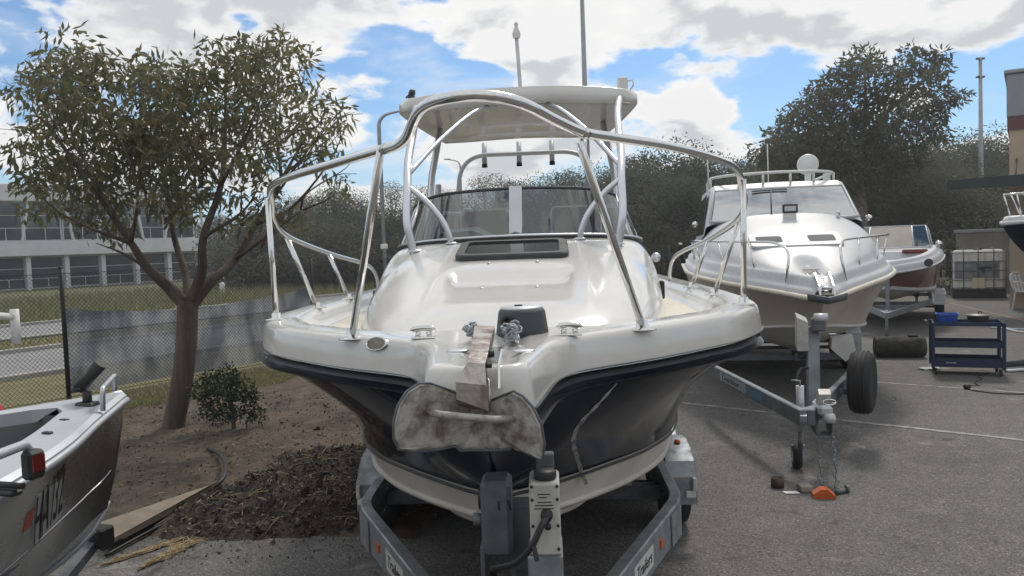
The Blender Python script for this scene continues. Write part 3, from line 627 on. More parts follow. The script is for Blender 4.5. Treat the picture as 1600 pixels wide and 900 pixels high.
# ================================================================== BUILDINGS, POLES
m_bwhite = mat('white_render', (.62, .62, .62), .7, var=.2, vscale=1.2, bump=.1)
m_pane = mat('office_glass', (.028, .036, .044), .06, spec=.9, var=.5, vscale=.7, dark=(.06, .07, .075))
A = np.array([-38., 59.]); BD = nrm([10., 11.]); off_b = thing('office_building', 'white two storey office with ribbon windows and slanted struts beyond the road', 'building', (A[0], A[1], 0), math.atan2(BD[1], BD[0]))
x0, x1 = -14., 15.6
b = MB(); b.box((x0, .5, -.1), (x1, 14, 6.7)); b.build('wall', m_bwhite, off_b)
b = MB(); b.box((x0 - .8, -1.0, 6.62), (x1 + .8, 14.6, 7.9), .05); b.build('roof', m_bwhite, off_b)
b = MB(); b.box((x0 - .5, -.75, 2.55), (x1 + .5, .48, 3.65), .03); b.build('balcony', m_bwhite, off_b)
nb = 11; bw = (x1 - x0) / nb
for i in range(nb):
    a = x0 + i*bw
    for z0, z1, hz in ((3.7, 6.6, (.33, .66)), (.05, 2.5, (.3, .62))):
        f = MB(); e = .07; y0, y1 = .38, .5
        f.box((a + .05, y0, z0), (a + .05 + e, y1, z1)); f.box((a + bw - .05 - e, y0, z0), (a + bw - .05, y1, z1))
        f.box((a + .05 + e, y0, z1 - e), (a + bw - .05 - e, y1, z1)); f.box((a + .05 + e, y0, z0), (a + bw - .05 - e, y1, z0 + e))
        for h in hz: zz = z0 + (z1 - z0) * h; f.box((a + .05 + e, y0 + .01, zz), (a + bw - .05 - e, y1, zz + .05))
        f.box((a + bw*.55, y0 + .02, z0 + e), (a + bw*.55 + .05, y1, z0 + (z1-z0)*hz[0]))
        w = f.build('window', m_bwhite, off_b); q = MB(); q.box((a + .06, .43, z0 + .02), (a + bw - .06, .485, z1 - .02)); q.build('pane', m_pane, w)
for i in range(nb + 1):
    a = x0 + i*bw; c = MB(); c.box((a - .16, -.3, -.1), (a + .16, .36, 2.56)); c.build('column', m_bwhite, off_b)
    c = MB(); c.bar((a + (.55 if i % 2 else -.55), -.6, 3.0), (a + (-.1 if i % 2 else .1), -.8, 6.65), .16, .16); c.build('strut', m_bwhite, off_b)
m_brick = mat('red_cladding', (.15, .05, .045), .6, var=.3)

m_beige = mat('beige_render', (.47, .37, .275), .8, var=.25, vscale=.8, dark=(.38, .30, .22), bump=.1)
m_gcl = mat('grey_metal_cladding', (.27, .285, .31), .45, .2, var=.2, vscale=2)
m_mar = mat('maroon_trim', (.13, .045, .045), .5)
rb = PG(1578, 482); shed = thing('workshop_building', 'beige rendered workshop with maroon band and grey metal parapet', 'building', (rb[0], rb[1], 0), R_(-33))
zt = 5.62; b = MB(); b.box((0, 0, -.05), (14, 12, 4.30)); b.build('wall', m_beige, shed)
b = MB(); b.box((-.04, -.04, 4.30), (14.04, 12, 4.60)); b.build('band', m_mar, shed)
for i in range(12):
    b = MB(); b.box((-.05 + i*1.2, -.06, 4.602), (-.05 + i*1.2 + 1.185, .3, zt), .02); b.build('cladding_panel', m_gcl, shed)
b = MB(); b.box((-.05, .3, 4.602), (.25, 12, zt), .01); b.build('side_cladding', m_gcl, shed)
b = MB(); b.box((-.10, -.12, zt), (14.1, 12, zt + .10), .02); b.build('parapet_cap', m_gcl, shed)
m_awn = mat('dark_awning', (.028, .033, .032), .6)
b = MB(); ap = [(-1.15, -2.1, 2.98), (5, -2.1, 3.1), (5, -.05, 3.16), (-1.15, -.05, 3.08)]
b.prism(ap, (0, 0, .10)); b.box((-1.16, -2.16, 2.86), (5, -2.10, 3.06)); b.build('awning', m_awn, shed)
for x in (.15, 3.5): b = MB(); b.tube([(x, -.0, 3.6), (x, -1.9, 3.1)], .02, 8); b.build('awning_stay', m_awn, shed)
# low rear wall and creeper fence
w0 = PD(1494, 385, 25.5); w1 = PD(1582, 385, 24.8)
m_wallg = mat('weathered_grey_block', (.26, .25, .235), .9, var=.6, vscale=1.6, dark=(.15, .145, .13), bump=.3)
lw = thing('rear_wall', 'low grey rendered boundary wall with metal coping behind the liquid tank', 'wall', (w0[0], w0[1], 0), math.atan2(w1[1]-w0[1], w1[0]-w0[0]))
b = MB(); b.box((0, 0, -.05), (9, .22, 1.84)); b.build('wall', m_wallg, lw); b = MB(); b.box((-.06, -.06, 1.84), (9, .28, 1.95), .015); b.build('coping', m_gcl, lw)
f2 = thing('picket_fence', 'weathered pale picket fence behind the maroon boat', 'fence', tuple(PD(1372, 380, 26.8) * np.array([1, 1, 0])), 0)
L2 = float(w0[0] - f2.location.x) - .1; dy = (w0[1] - f2.location.y) / L2
m_pick = mat('weathered_pale_timber', (.36, .34, .30), .9, var=.7, vscale=5, dark=(.2, .19, .165))
for i in range(int(L2 / .14)):
    b = MB(); x = i*.14; b.box((x, dy*x, 0), (x + .115, dy*x + .025, 1.62 + .05*math.sin(i*2.1)), .004); b.build('picket', m_pick, f2)
b = MB(); b.bar((0, .045, 1.3), (L2, dy*L2 + .045, 1.3), .04, .08); b.bar((0, .045, .4), (L2, dy*L2 + .045, .4), .04, .08); b.build('rail', m_pick, f2)
pb = PD(1483, 400, 24.2); cr = thing('creeper_plant', 'straggly creeper climbing in front of the pale picket fence', 'plant', (pb[0], pb[1], 0))
b = MB(); limb(b, [(0, 0, -.02), (.03, 0, .8), (-.02, .02, 1.75)], .02, .008, 6); b.build('stem', m_bark, cr)
cs = [(rng.normal(0, .22), rng.normal(0, .08), z) for z in np.linspace(.1, 1.6, 16)]
o = tri_mesh('foliage', leaves(cs, [(.2, .12, .16)]*16, [60]*16, .09, .05, .1, .2), m_leafC, cr); o['kind'] = 'stuff'

m_pole = mat('galvanised_pole', (.34, .36, .38), .5, .5, var=.3, vscale=3)
def street_lamp(name, label, px, py, d, top, arm=None, r=.085, heads=None):
    p = PD(px, py, d); t = thing(name, label, 'lamp post', (p[0], p[1], 0)); b = MB()
    zt = PD(px, top, d)[2]
    if arm:
        pts = fillet([(0, 0, -.05), (0, 0, zt - .1), (arm, 0, zt + .15)], abs(arm)*.8, 10); b.tube(pts, [r]*2 + list(np.linspace(r, r*.55, len(pts)-2)), 10); b.build('pole', m_pole, t)
        h = MB(); h.box((arm - .1, -.12, zt + .08), (arm + .6, .12, zt + .2), .04); h.build('lamp_head', m_pole, t)
        h = MB(); h.box((-.16, -.16, 2.05), (.16, .16, 2.3), .03); h.build('junction_box', whitep, t)
    else:
        b.tube([(0, 0, -.05), (0, 0, zt)], [r*1.15, r*.62], 10); b.build('pole', m_pole, t)
        for z in (heads or ()):
            for sx in (-1, 1):
                h = MB(); h.box((sx*.05, -.08, z - .03), (sx*.19, .08, z + .06), .02); h.build('lamp_head', galvd, t)
            h = MB(); h.box((-.1, -.05, z - .03), (.1, .05, z + .03)); h.build('bracket', m_pole, t)
    return t
street_lamp('street_lamp', 'grey street lamp with a curved arm beside the road, left of the hardtop', 601, 400, 40., 178, 1.25, .10)
street_lamp('light_mast', 'tall plain grey light mast rising behind the hardtop of the dark hulled boat', 919, 300, 27., -70, None, .105)
zz = PD(1532, 92, 38.)[2]
street_lamp('flood_light_pole', 'slender pole with two tiers of small floodlights behind the rear wall', 1533, 300, 38., 90, None, .12, (zz, zz - .85))
street_lamp('street_lamp', 'distant thin street lamp seen under the hardtop above the tree line', 722, 330, 85., 250, -1.6, .09)
b = MB(); p = PG(348, 461); b.lathe([(.14, -.05), (.14, .55), (.11, .62), (0, .66)], (p[0], p[1], 0), n=12); tag(b.build('bollard', whitep), 'small white marker post at the far grass edge behind the tree', 'bollard')
# the sunlit works wall across the yard, behind the viewer (seen as reflection in glass and chrome)
m_cream = mat('cream_sunlit_wall', (.58, .50, .38), .8, var=.2, vscale=.5)
wk = thing('warehouse', 'long cream warehouse across the yard behind the viewer', 'building', (0, -19, 0))
b = MB(); b.box((-25, -10, -.05), (30, 0, 6.5)); b.build('wall', m_cream, wk); b = MB(); b.box((-25.5, -10.5, 6.5), (30.5, .4, 6.9)); b.build('roof', m_gcl, wk)
for x in (-17, -6, 5, 16):
    b = MB(); b.box((x, 0.002, 0), (x + 4.2, .06, 4.4)); b.build('roller_door', m_gcl, wk)
# ================================================================== MAIN BOAT
BF = Frame(-.10, 2.1, R_(-2.6))
boat = thing('cabin_boat', 'white decked cabin boat with dark navy hull, tall bow rail and hardtop', 'boat', (BF.o[0], BF.o[1], 0), BF.yaw)
def BD_(px, py, d): return BF.loc(PD(px, py, d))
def BG(px, py, z): return BF.loc(PG(px, py, z))
OS = [0, .2, .39, .58, .69, .77, .865, 1.05, 1.3, 1.75, 2.2, 3.0, 5.0, 6.9]
OB = [.150, .178, .21, .295, .41, .51, .62, .80, 1.01, 1.20, 1.25, 1.27, 1.26, 1.22]
def hb(s):
    s = np.asarray(s, float); r = pchip(OS, OB, np.maximum(s, 0))
    return np.where(s < 0, .150 * np.sqrt(np.clip(1 - (np.minimum(s, 0) / .06) ** 2, 0, 1)), r)
ss_ = np.concatenate([-.06 * np.cos(np.linspace(0, math.pi/2, 9))[:-1], np.linspace(0, 2.2, 90), np.linspace(2.25, 6.9, 40)])
out_r = np.stack([hb(ss_), ss_], 1)
outline = np.concatenate([out_r[::-1] * [-1, 1], out_r[1:]])
def odist(t, s):
    p = np.stack([np.ravel(t), np.ravel(s)], 1); a = outline[:-1]; d = outline[1:] - a; L2 = (d**2).sum(1) + 1e-12; best = np.full(len(p), 9.)
    for i in range(len(a)):
        k = np.clip(((p - a[i]) @ d[i]) / L2[i], 0, 1); q = p - a[i] - k[:, None] * d[i]; best = np.minimum(best, (q**2).sum(1))
    return np.sqrt(best).reshape(np.shape(t))
def deck_z(t, s):
    d = odist(t, s); z = pchip([0, .006, .016, .026, .040, .10, .16], [1.522, 1.588, 1.628, 1.639, 1.644, 1.646, 1.645], np.minimum(d, .16))
    well = sst(s, .88, 1.12) * sst(d, .165, .235)
    z = z - .095 * well
    ax = np.abs(np.asarray(t) - .03)                         # shallow channel for the anchor in the pulpit
    z = z - .018 * (1 - sst(ax, .05, .10)) * (1 - sst(s, .55, .75)) * sst(d, .03, .07)
    cp = sst(s, 4.25, 4.3) * sst(d, .2, .24); return z - .5 * cp
us = np.sign(np.linspace(-1, 1, 81)) * (1 - (1 - np.abs(np.linspace(-1, 1, 81))) ** 1.9)
T_ = hb(ss_)[:, None] * us[None, :]; S_ = np.repeat(ss_[:, None], 81, 1); Z_ = deck_z(T_, S_)
b = MB(); b.grid([[(T_[i, j], S_[i, j], Z_[i, j]) for j in range(81)] for i in range(len(ss_))], True)
b.build('deck', gel, boat)
# non-slip cream panel inside the bulwark
def deck_patch(name, m, smin, smax, inset, n=60, lift=.004):
    s2 = np.linspace(smin, smax, n); t2 = (hb(s2) - inset)[:, None] * np.linspace(-1, 1, 51)[None, :]; S2 = np.repeat(s2[:, None], 51, 1)
    z2 = deck_z(t2, S2) + lift; b = MB(); b.grid([[(t2[i, j], S2[i, j], z2[i, j]) for j in range(51)] for i in range(n)], True); return b.build(name, m, boat)
deck_patch('non_slip_panel', cream, 1.02, 4.2, .245)
# hull
KS = [.02, .12, .35, .55, .8, 1.2, 1.6, 2.2, 3.0, 4.5, 6.9]
ZK = [1.46, 1.42, 1.28, 1.12, .94, .75, .63, .55, .51, .49, .49]
CHB = [0, 0, 0, 0, .06, .31, .55, .78, .92, .98, 1.0]; CHZ = [1.46, 1.42, 1.28, 1.12, .965, .90, .86, .81, .77, .74, .72]
BTB = [0, 0, 0, .0, .14, .40, .63, .84, .97, 1.03, 1.05]; BTZ = [1.46, 1.42, 1.28, 1.12, 1.075, 1.035, 1.0, .95, .91, .87, .85]
MDB = [0, .02, .05, .17, .33, .60, .80, .99, 1.10, 1.15, 1.16]
hs = np.concatenate([np.linspace(.02, 2.2, 60), np.linspace(2.3, 6.9, 26)])
def hrow(s):
    zk = float(pchip(KS, ZK, s)); c = (float(pchip(KS, CHB, s)), max(zk, float(pchip(KS, CHZ, s)))); bt = (float(pchip(KS, BTB, s)), max(zk, float(pchip(KS, BTZ, s))))
    rb = (float(hb(s)) - .004, 1.488); zm = max(1.25, zk + .4 * (1.488 - zk)); md = (max(float(pchip(KS, MDB, s)), 0), zm)
    bot = [(c[0]*u + .0, zk + (c[1]-zk) * u ** 1.15 - .0) for u in np.linspace(0, 1, 8)]
    st = [(c[0] + (bt[0]-c[0])*u, c[1] + (bt[1]-c[1])*u) for u in np.linspace(0, 1, 4)]
    top = []
    for u in np.linspace(0, 1, 14):
        # quadratic through boot, mid, rub
        um = (md[1] - bt[1]) / max(1e-6, rb[1] - bt[1]); z = bt[1] + (rb[1]-bt[1]) * u
        l0 = (u-um)*(u-1)/(um*1.0) if um > 0 else 0; l1 = u*(u-1)/(um*(um-1)); l2 = u*(u-um)/(1-um)
        top.append((max(0, bt[0]*l0 + md[0]*l1 + rb[0]*l2), z))
    return bot, st, top
HR = [hrow(s) for s in hs]
def hull_part(name, idx, m, grow=0.):
    b = MB(); rows = []
    for s, h in zip(hs, HR):
        pr = h[idx]; r = [(-(t + grow), s, z) for t, z in reversed(pr)] + [((t + grow), s, z) for t, z in (pr[1:] if idx == 0 else pr)]
        rows.append(r)
    if idx == 0: b.grid(rows, True)
    else:
        k = len(HR[0][idx]); b.grid([r[:k] for r in rows], True); b.grid([r[k:] for r in rows], True)
    return b.build(name, m, boat, merge=1e-4)
hull_part('hull_bottom', 0, hullw); hull_part('boot_stripe', 1, hullw); hull_part('topsides', 2, navy)
b = MB()
for sg in (-1, 1):
    b.tube([(sg*(h[1][-1][0] + .004), s, h[1][-1][1] - .012) for s, h in zip(hs, HR) if s > .6], .006, 6)
b.build('pinstripe', rubm, boat)
b = MB()                                                     # spray strakes under the chine
for sg in (-1, 1):
    b.tube([(sg*(h[1][0][0] + .006), s, h[1][0][1] - .004) for s, h in zip(hs, HR) if s > .85], [.016]*len([s for s in hs if s > .85]), 6)
    b.tube([(sg*(h[0][4][0]), s, h[0][4][1] - .004) for s, h in zip(hs, HR) if s > 1.1], .012, 6)
b.build('spray_strake', hullw, boat)
# pale scuff on the navy bow: light touch-up lines with a shape of their own
scuff = mat('pale_scuff', (.38, .37, .36), .6, var=.85, vscale=22, dark=(.05, .05, .052), detail=10, lo=.4, hi=.62)
def hull_pt(s, z):
    tp = hrow(s)[2]; return float(np.interp(z, [p[1] for p in tp], [p[0] for p in tp]))
def on_hull(px, py, off=.002):                                # where the sight line meets the right topsides
    best = None
    for s in np.linspace(.5, 3.0, 500):
        p = BD_(px, py, s + 2.1); t = hull_pt(p[1], p[2]) if .05 < p[1] < 6 else 9
        e = abs(t - p[0])
        if p[2] < 1.46 and (best is None or e < best[0]): best = (e, p)
        if best and best[0] < .004: break
    p = best[1].copy(); p[0] += off; return p
def fine_hull(px, py):
    a, c = None, None; ds = np.linspace(2.6, 4.6, 70); prev = None
    for d in ds:
        p = BD_(px, py, d)
        if p[2] > 1.46 or p[1] < .3: prev = None; continue
        e = hull_pt(p[1], p[2]) - p[0]
        if prev is not None and prev[0] <= 0 < e: a, c = prev[1], d; break
        prev = (e, d)
    if a is None: return on_hull(px, py)
    for _ in range(12):
        m_ = (a + c) / 2; p = BD_(px, py, m_)
        if hull_pt(p[1], p[2]) - p[0] <= 0: a = m_
        else: c = m_
    p = BD_(px, py, a - .005); return p
sc_px = smooth([(968, 594), (938, 628), (905, 664), (896, 690), (902, 715), (910, 742), (916, 757)], 6); rows = []
for i, q in enumerate(sc_px):
    t_ = nrm(np.array(sc_px[min(i+1, len(sc_px)-1)]) - np.array(sc_px[max(i-1, 0)])); n_ = np.array([-t_[1], t_[0]]); w = (1.0 + 2.4 * min(1, i/16) + .7*math.sin(i*1.9))
    rows.append([tuple(fine_hull(*(np.array(q) + n_*w*k))) for k in (-1, 0, 1)])
b = MB(); b.grid(rows, True); b.build('scuff_mark', scuff, boat)
b = MB(); h0 = HR[-1]; pr = h0[0] + h0[1][1:] + h0[2][1:]
pol = [(t, 6.9, z) for t, z in pr] + [(-t, 6.9, z) for t, z in reversed(pr[1:])]
b.add(pol, [tuple(range(len(pol)))]); b.build('transom', gel, boat)
# rub rail
nr = []
for i in range(len(outline)):
    d = outline[min(i+1, len(outline)-1)] - outline[max(i-1, 0)]; d = nrm(d); nr.append((d[1], -d[0]))
prof = [(-.01, -.034), (.014, -.032), (.027, -.019), (.032, -.004), (.030, .011), (.022, .021), (.010, .026), (-.01, .028)]
b = MB(); b.grid([[(o[0] + n_[0]*-p, o[1] + n_[1]*-p, 1.498 + z) for p, z in prof] for o, n_ in zip(outline, nr)], True); b.build('rub_rail', rubm, boat)
b = MB(); b.tube([(o[0] - n_[0]*.029, o[1] - n_[1]*.029, 1.513) for o, n_ in zip(outline, nr)], .006, 6); b.build('rub_rail_insert', chrome, boat)
# cabin trunk
CS = [1.12, 1.16, 1.25, 1.4, 1.7, 2.1, 2.6, 3.2, 4.2]; CW = [.02, .27, .43, .56, .69, .79, .865, .925, .95]
ZT_S = [1.12, 1.2, 1.4, 1.8, 2.3, 2.7, 2.95, 3.3, 4.2]; ZT = [1.545, 1.585, 1.66, 1.765, 1.885, 1.958, 1.985, 2.0, 1.97]
def cabin_z(t, s):
    w = pchip(CS, CW, s); zt = pchip(ZT_S, ZT, s); q = np.clip(np.abs(t) / w, 0, 1); z = 1.545 + (zt - 1.545) * (1 - q ** (3.4 + 7 * sst(s, 2.6, 3.5))) ** (1/2.3)
    at = np.abs(t); zr = pchip([1.3, 1.5, 1.75, 1.93, 1.99, 2.05, 2.12, 2.22], [1.612, 1.668, 1.735, 1.762, 1.768, 1.797, 1.835, 1.868], np.clip(s, 1.3, 2.22))
    k = (1 - sst(at, .275, .335)) * sst(s, 1.5, 1.75) * (1 - sst(s, 2.17, 2.25)); z = z * (1 - k) + np.minimum(z, zr) * k
    rid = np.exp(-((at - .375) / .022) ** 2) * sst(s, 1.4, 1.7) * (1 - sst(s, 2.7, 2.85)); return z + .008 * rid
cs_ = np.concatenate([np.linspace(1.12, 1.4, 16)[:-1], np.linspace(1.4, 2.4, 66)[:-1], np.linspace(2.4, 4.2, 28)])
cu = np.sign(np.linspace(-1, 1, 121)) * (1 - (1 - np.abs(np.linspace(-1, 1, 121))) ** 1.7)
CT = pchip(CS, CW, cs_)[:, None] * cu[None, :]; CSS = np.repeat(cs_[:, None], 121, 1); CZ = cabin_z(CT, CSS)
b = MB(); b.grid([[(CT[i, j], CSS[i, j], CZ[i, j]) for j in range(121)] for i in range(len(cs_))], True)
cabin = b.build('cabin_trunk', gel, boat)
for (t, s) in ((-.13, 1.82), (.14, 1.82), (-.12, 2.2), (.14, 2.2)):
    b = MB(); b.lathe([(.011, 0), (.011, .004), (.006, .007), (0, .008)], (t, s, float(cabin_z(np.array(t), np.array(s))) - .001), n=10); b.build('screw_cap', anod, cabin)
# side vents (dark slots on the cabin sides)
for sg in (-1, 1):
    b = MB(); b.box((sg*.895, 2.95, 1.585), (sg*.925, 3.02, 1.70), .008); b.build('side_vent', blackp, cabin)
# hatch
def rrect(w, h, r, n=6):
    pts = []
    for cx, cy, a0 in ((w-r, h-r, 0), (-w+r, h-r, 90), (-w+r, -h+r, 180), (w-r, -h+r, 270)):
        for k in range(n + 1): a = math.radians(a0 + 90*k/n); pts.append((cx + r*math.cos(a), cy + r*math.sin(a)))
    return pts
z0, z1 = float(cabin_z(np.array(0.), np.array(2.27))), float(cabin_z(np.array(0.), np.array(2.74)))
HM = basis((0, 2.505, (z0+z1)/2 + .004), (1, 0, 0), (0, .47, z1 - z0))
hatch = MB(); o_ = rrect(.315, .24, .07); i_ = rrect(.265, .19, .04)
rows = [[tuple(HM @ Vector((x, y, z))) for x, y in (o_ if k == 0 else i_)] for k, z in ((0, -.02), (0, .018), (0, .024), (1, .026), (1, .012))]
rows[2] = [tuple(HM @ Vector((x*.97, y*.97, .026))) for x, y in o_]
hatch.grid(rows, False, closed=True); hatch = hatch.build('deck_hatch', greyp, boat)
b = MB(); b.add([tuple(HM @ Vector((x*1.01, y*1.01, .016))) for x, y in i_], [tuple(range(len(i_)))]); b.build('hatch_pane', darkglass, hatch)
# windscreen: base and top edges, mullion, panes
WB = [(-.90, 4.15, 1.955), (-.86, 3.6, 1.95), (-.74, 3.2, 1.965), (-.5, 3.02, 1.985), (0, 2.95, 1.995), (.5, 3.02, 1.985), (.74, 3.2, 1.965), (.86, 3.6, 1.95), (.90, 4.15, 1.955)]
WT = [(-.82, 4.4, 2.20), (-.78, 3.85, 2.235), (-.68, 3.48, 2.275), (-.47, 3.31, 2.318), (0, 3.25, 2.335), (.47, 3.31, 2.318), (.68, 3.48, 2.275), (.78, 3.85, 2.235), (.82, 4.4, 2.20)]
wb = smooth(WB, 6); wt = smooth(WT, 6); nw = len(wb)
ws = MB(); ws.tube([p + np.array([0, -.005, .006]) for p in wb], .016, 8); ws = ws.build('windscreen_frame', blackp, boat)
b = MB(); b.tube([p + np.array([0, -.008, .022]) for p in wb], .009, 6); b.build('frame_trim', anod, ws)
b = MB(); b.tube(wt, .011, 8); b.build('frame_top', greyp, ws)
c = nw // 2; ci = [12, c, nw - 13]
def pane(i0, i1, nm, m):
    b = MB(); b.grid([[tuple(wb[i] + np.array([0, 0, .02])) for i in range(i0, i1 + 1)], [tuple((wb[i] + wt[i]) / 2 + np.array([0, -.012, 0])) for i in range(i0, i1 + 1)], [tuple(wt[i]) for i in range(i0, i1 + 1)]], True); b.build(nm, m, ws)
pane(ci[0], ci[1], 'pane', wsglass); pane(ci[1], ci[2], 'pane', wsglass); pane(0, ci[0], 'side_pane', clearglass); pane(ci[2], nw - 1, 'side_pane', clearglass)
b = MB(); b.bar(wb[c] + np.array([.0, -.012, -.01]), wt[c] + np.array([0, -.012, .012]), .085, .016, up=(0, -1, .3), bev=.004); b.build('mullion', alu, ws)
for i in (ci[0], ci[2]):
    b = MB(); b.tube([wb[i], (wb[i]+wt[i])/2 + np.array([0, -.012, 0]), wt[i]], .013, 8); b.build('corner_post', anod, ws)
# helm inside: dash, wheel, seats
teal = mat('dash_grey_green', (.25, .33, .33), .5); vinyl = mat('dark_vinyl', (.05, .055, .06), .5)
b = MB(); b.grid([[(-.62, 3.25, 2.0), (-.5, 3.25, 2.055), (-.3, 3.25, 2.065), (-.14, 3.25, 2.0)], [(-.62, 3.7, 2.02), (-.5, 3.7, 2.09), (-.3, 3.7, 2.1), (-.14, 3.7, 2.02)], [(-.62, 3.72, 1.7), (-.5, 3.72, 1.7), (-.3, 3.72, 1.7), (-.14, 3.72, 1.7)]], True); b.build('dashboard', teal, boat)
for x in (-.32, .45):
    b = MB(); b.box((x - .21, 4.75, 1.62), (x + .21, 4.87, 2.26), .05); st = b.build('seat_back', vinyl, boat)
    b = MB(); b.tube(fillet([(x - .21, 4.74, 1.7), (x - .21, 4.74, 2.27), (x + .21, 4.74, 2.27), (x + .21, 4.74, 1.7)], .05), .008, 6); b.build('piping', whitep, st)
    b = MB(); b.box((x - .22, 4.4, 1.5), (x + .22, 4.86, 1.62), .04); b.build('seat_base', vinyl, boat); b = MB(); b.box((x - .15, 4.5, 1.10), (x + .15, 4.8, 1.5), .02); b.build('seat_box', gel, boat)
# hardtop
hsx = np.linspace(0, 1, 22); HTs = []
def ht_row(k, top):
    s = 4.17 + 1.85*k; w = .955 - .16 * k ** 1.5; r = []
    if k < .06: w -= .06 * (1 - k/.06) ** 2
    for u in np.linspace(-1, 1, 41):
        t = w * np.sign(u) * (1 - (1 - abs(u)) ** 1.5); q = abs(t) / w
        fr = -.10 * (q ** 2.2) * (1 - k)                      # front edge bows forward at the middle
        if top: z = 3.165 + .045 * (1 - q ** 2.4) - .03 * max(0, 1 - k/.12) ** 2 - .025 * k - .035 * sst(q, .93, 1.0)
        else:
            z = 3.055 - .03 * k + .055 * sst(np.array(1 - q), 0, .1) * 0; z = float(3.065 - .035*k - .02 * sst(np.array(q), .0, .9) + .03 * (1 - sst(np.array(q), .86, .97)) * sst(np.array(k), .05, .12) * (1 - sst(np.array(k), .93, .97)))
        r.append((float(t), float(s - fr), float(z)))
    return r
b = MB(); tp = [ht_row(k, True) for k in hsx]; bt = [ht_row(k, False) for k in hsx]
b.grid(tp, True); b.grid(bt, True, flip=True)
def skirt(a, c):
    n = len(a); mid = [((a[i][0]+c[i][0])/2 * 1.0, (a[i][1]+c[i][1])/2, (a[i][2]+c[i][2])/2) for i in range(n)]
    b.grid([a, mid, c], True)
skirt([(p[0], p[1], p[2]) for p in tp[0]], bt[0]); skirt(tp[-1], bt[-1]); skirt([r[0] for r in tp], [r[0] for r in bt]); skirt([r[-1] for r in tp], [r[-1] for r in bt])
hard = b.build('hardtop', gel, boat, merge=1e-4)
for x in (-.62, -.1, .35, .75):
    b = MB(); b.lathe([(.008, -.004), (.008, .003), (0, .004)], (x, 4.19 + .1*(abs(x)/.95)**2.2 - .005, 3.10), 'Y', 8); b.build('screw', anod, hard)
# hardtop frame tubes (mirrored pairs)
for sg in (-1, 1):
    b = MB(); b.tube(smooth([(sg*.62, 2.84, 1.885), (sg*.645, 2.82, 2.02), (sg*.665, 2.84, 2.15), (sg*.675, 2.98, 2.36), (sg*.70, 3.2, 2.54), (sg*.735, 3.75, 2.87), (sg*.80, 4.25, 3.075)], 6), .026, 12); b.build('hardtop_post', anod, boat)
    b = MB(); b.lathe([(.05, 0), (.05, .008), (.03, .016)], (sg*.62, 2.84, float(cabin_z(np.array(sg*.62), np.array(2.84))) - .002), n=16); b.build('post_foot', anod, boat)
    b = MB(); b.tube(smooth([(sg*.40, 2.90, 1.945), (sg*.41, 2.89, 2.03), (sg*.46, 2.90, 2.14), (sg*.56, 2.93, 2.26), (sg*.665, 2.97, 2.345)], 6), .019, 10); b.build('post_brace', anod, boat)
    b = MB(); b.lathe([(.042, 0), (.042, .008), (.024, .014)], (sg*.40, 2.90, float(cabin_z(np.array(sg*.40), np.array(2.90))) - .002), n=16); b.build('brace_foot', anod, boat)
    b = MB(); b.tube(smooth([(sg*.685, 3.05, 2.43), (sg*.53, 3.5, 2.70), (sg*.34, 3.95, 2.95), (sg*.22, 4.3, 3.062)], 5), .017, 10); b.build('roof_brace', anod, boat)
    b = MB(); b.lathe([(.05, 0), (.05, .008), (.02, .012)], (sg*.22, 4.3, 3.052), n=14, sx=1.2); b.build('brace_pad', anod, boat)
    b = MB(); b.tube([(sg*.86, 4.6, 1.62), (sg*.80, 5.0, 2.6), (sg*.74, 5.25, 3.04)], .03, 10); b.build('rear_post', anod, boat)
# rocket launcher arch with rod holders behind the hardtop
b = MB(); b.tube(fillet([(-.78, 6.0, 1.62), (-.66, 6.2, 2.90), (.66, 6.2, 2.90), (.78, 6.0, 1.62)], .28, 10), .022, 10); b.build('rod_rack', alu, boat)
for x in (-.42, -.06, .28, .62):
    b = MB(); b.tube([(x, 6.24, 2.80), (x, 6.30, 3.03)], .027, 10); rh = b.build('rod_holder', alu, boat)
    b = MB(); b.lathe([(.029, 2.775), (.029, 2.81)], (x, 6.237, 0), n=10); b.build('end_cap', rubber, rh)
b = MB(); b.tube([(-.80, 5.35, 2.05), (-.80, 5.40, 2.55)], .028, 10); b.build('side_rod_holder', alu, boat)
b = MB(); b.tube([(-.82, 5.1, 2.28), (-.66, 6.1, 2.30)], .016, 8); b.tube([(.82, 5.1, 2.28), (.66, 6.1, 2.30)], .016, 8); b.build('side_rail', alu, boat)
b = MB(); b.tube([(.02, 4.75, 3.19), (.0, 4.75, 3.72)], .016, 8); an = b.build('antenna', alu, boat)
b = MB(); b.lathe([(.03, 3.70), (.036, 3.74), (.02, 3.78), (.012, 3.80), (.022, 3.815), (0, 3.84)], (0, 4.75, 0), n=12); b.build('antenna_light', whitep, an)
b = MB(); b.lathe([(.03, 3.19), (.02, 3.22)], (.02, 4.75, 0), n=10); b.build('antenna_base', whitep, an)
b = MB(); b.box((.80, 4.35, 3.15), (.88, 4.43, 3.26), .01); b.tube([(.88, 4.4, 3.23), (.92, 4.4, 3.24), (.93, 4.4, 3.2), (.90, 4.4, 3.16)], .007, 6); b.build('deck_light', whitep, boat)
b = MB(); b.box((-.88, 4.36, 3.14), (-.82, 4.44, 3.19), .01); b.lathe([(.02, 3.19), (.03, 3.21), (.02, 3.24)], (-.85, 4.4, 0), n=10); b.tube([(-.9, 4.4, 3.18), (-.82, 4.38, 3.23)], .008, 6); b.build('nav_light', greyp, boat)
b = MB(); b.lathe([(0, -.04), (.028, -.03), (.033, 0), (.028, .03), (0, .04)], (.935, 3.4, 1.84), 'Y', 14); b.build('horn', anod, boat)
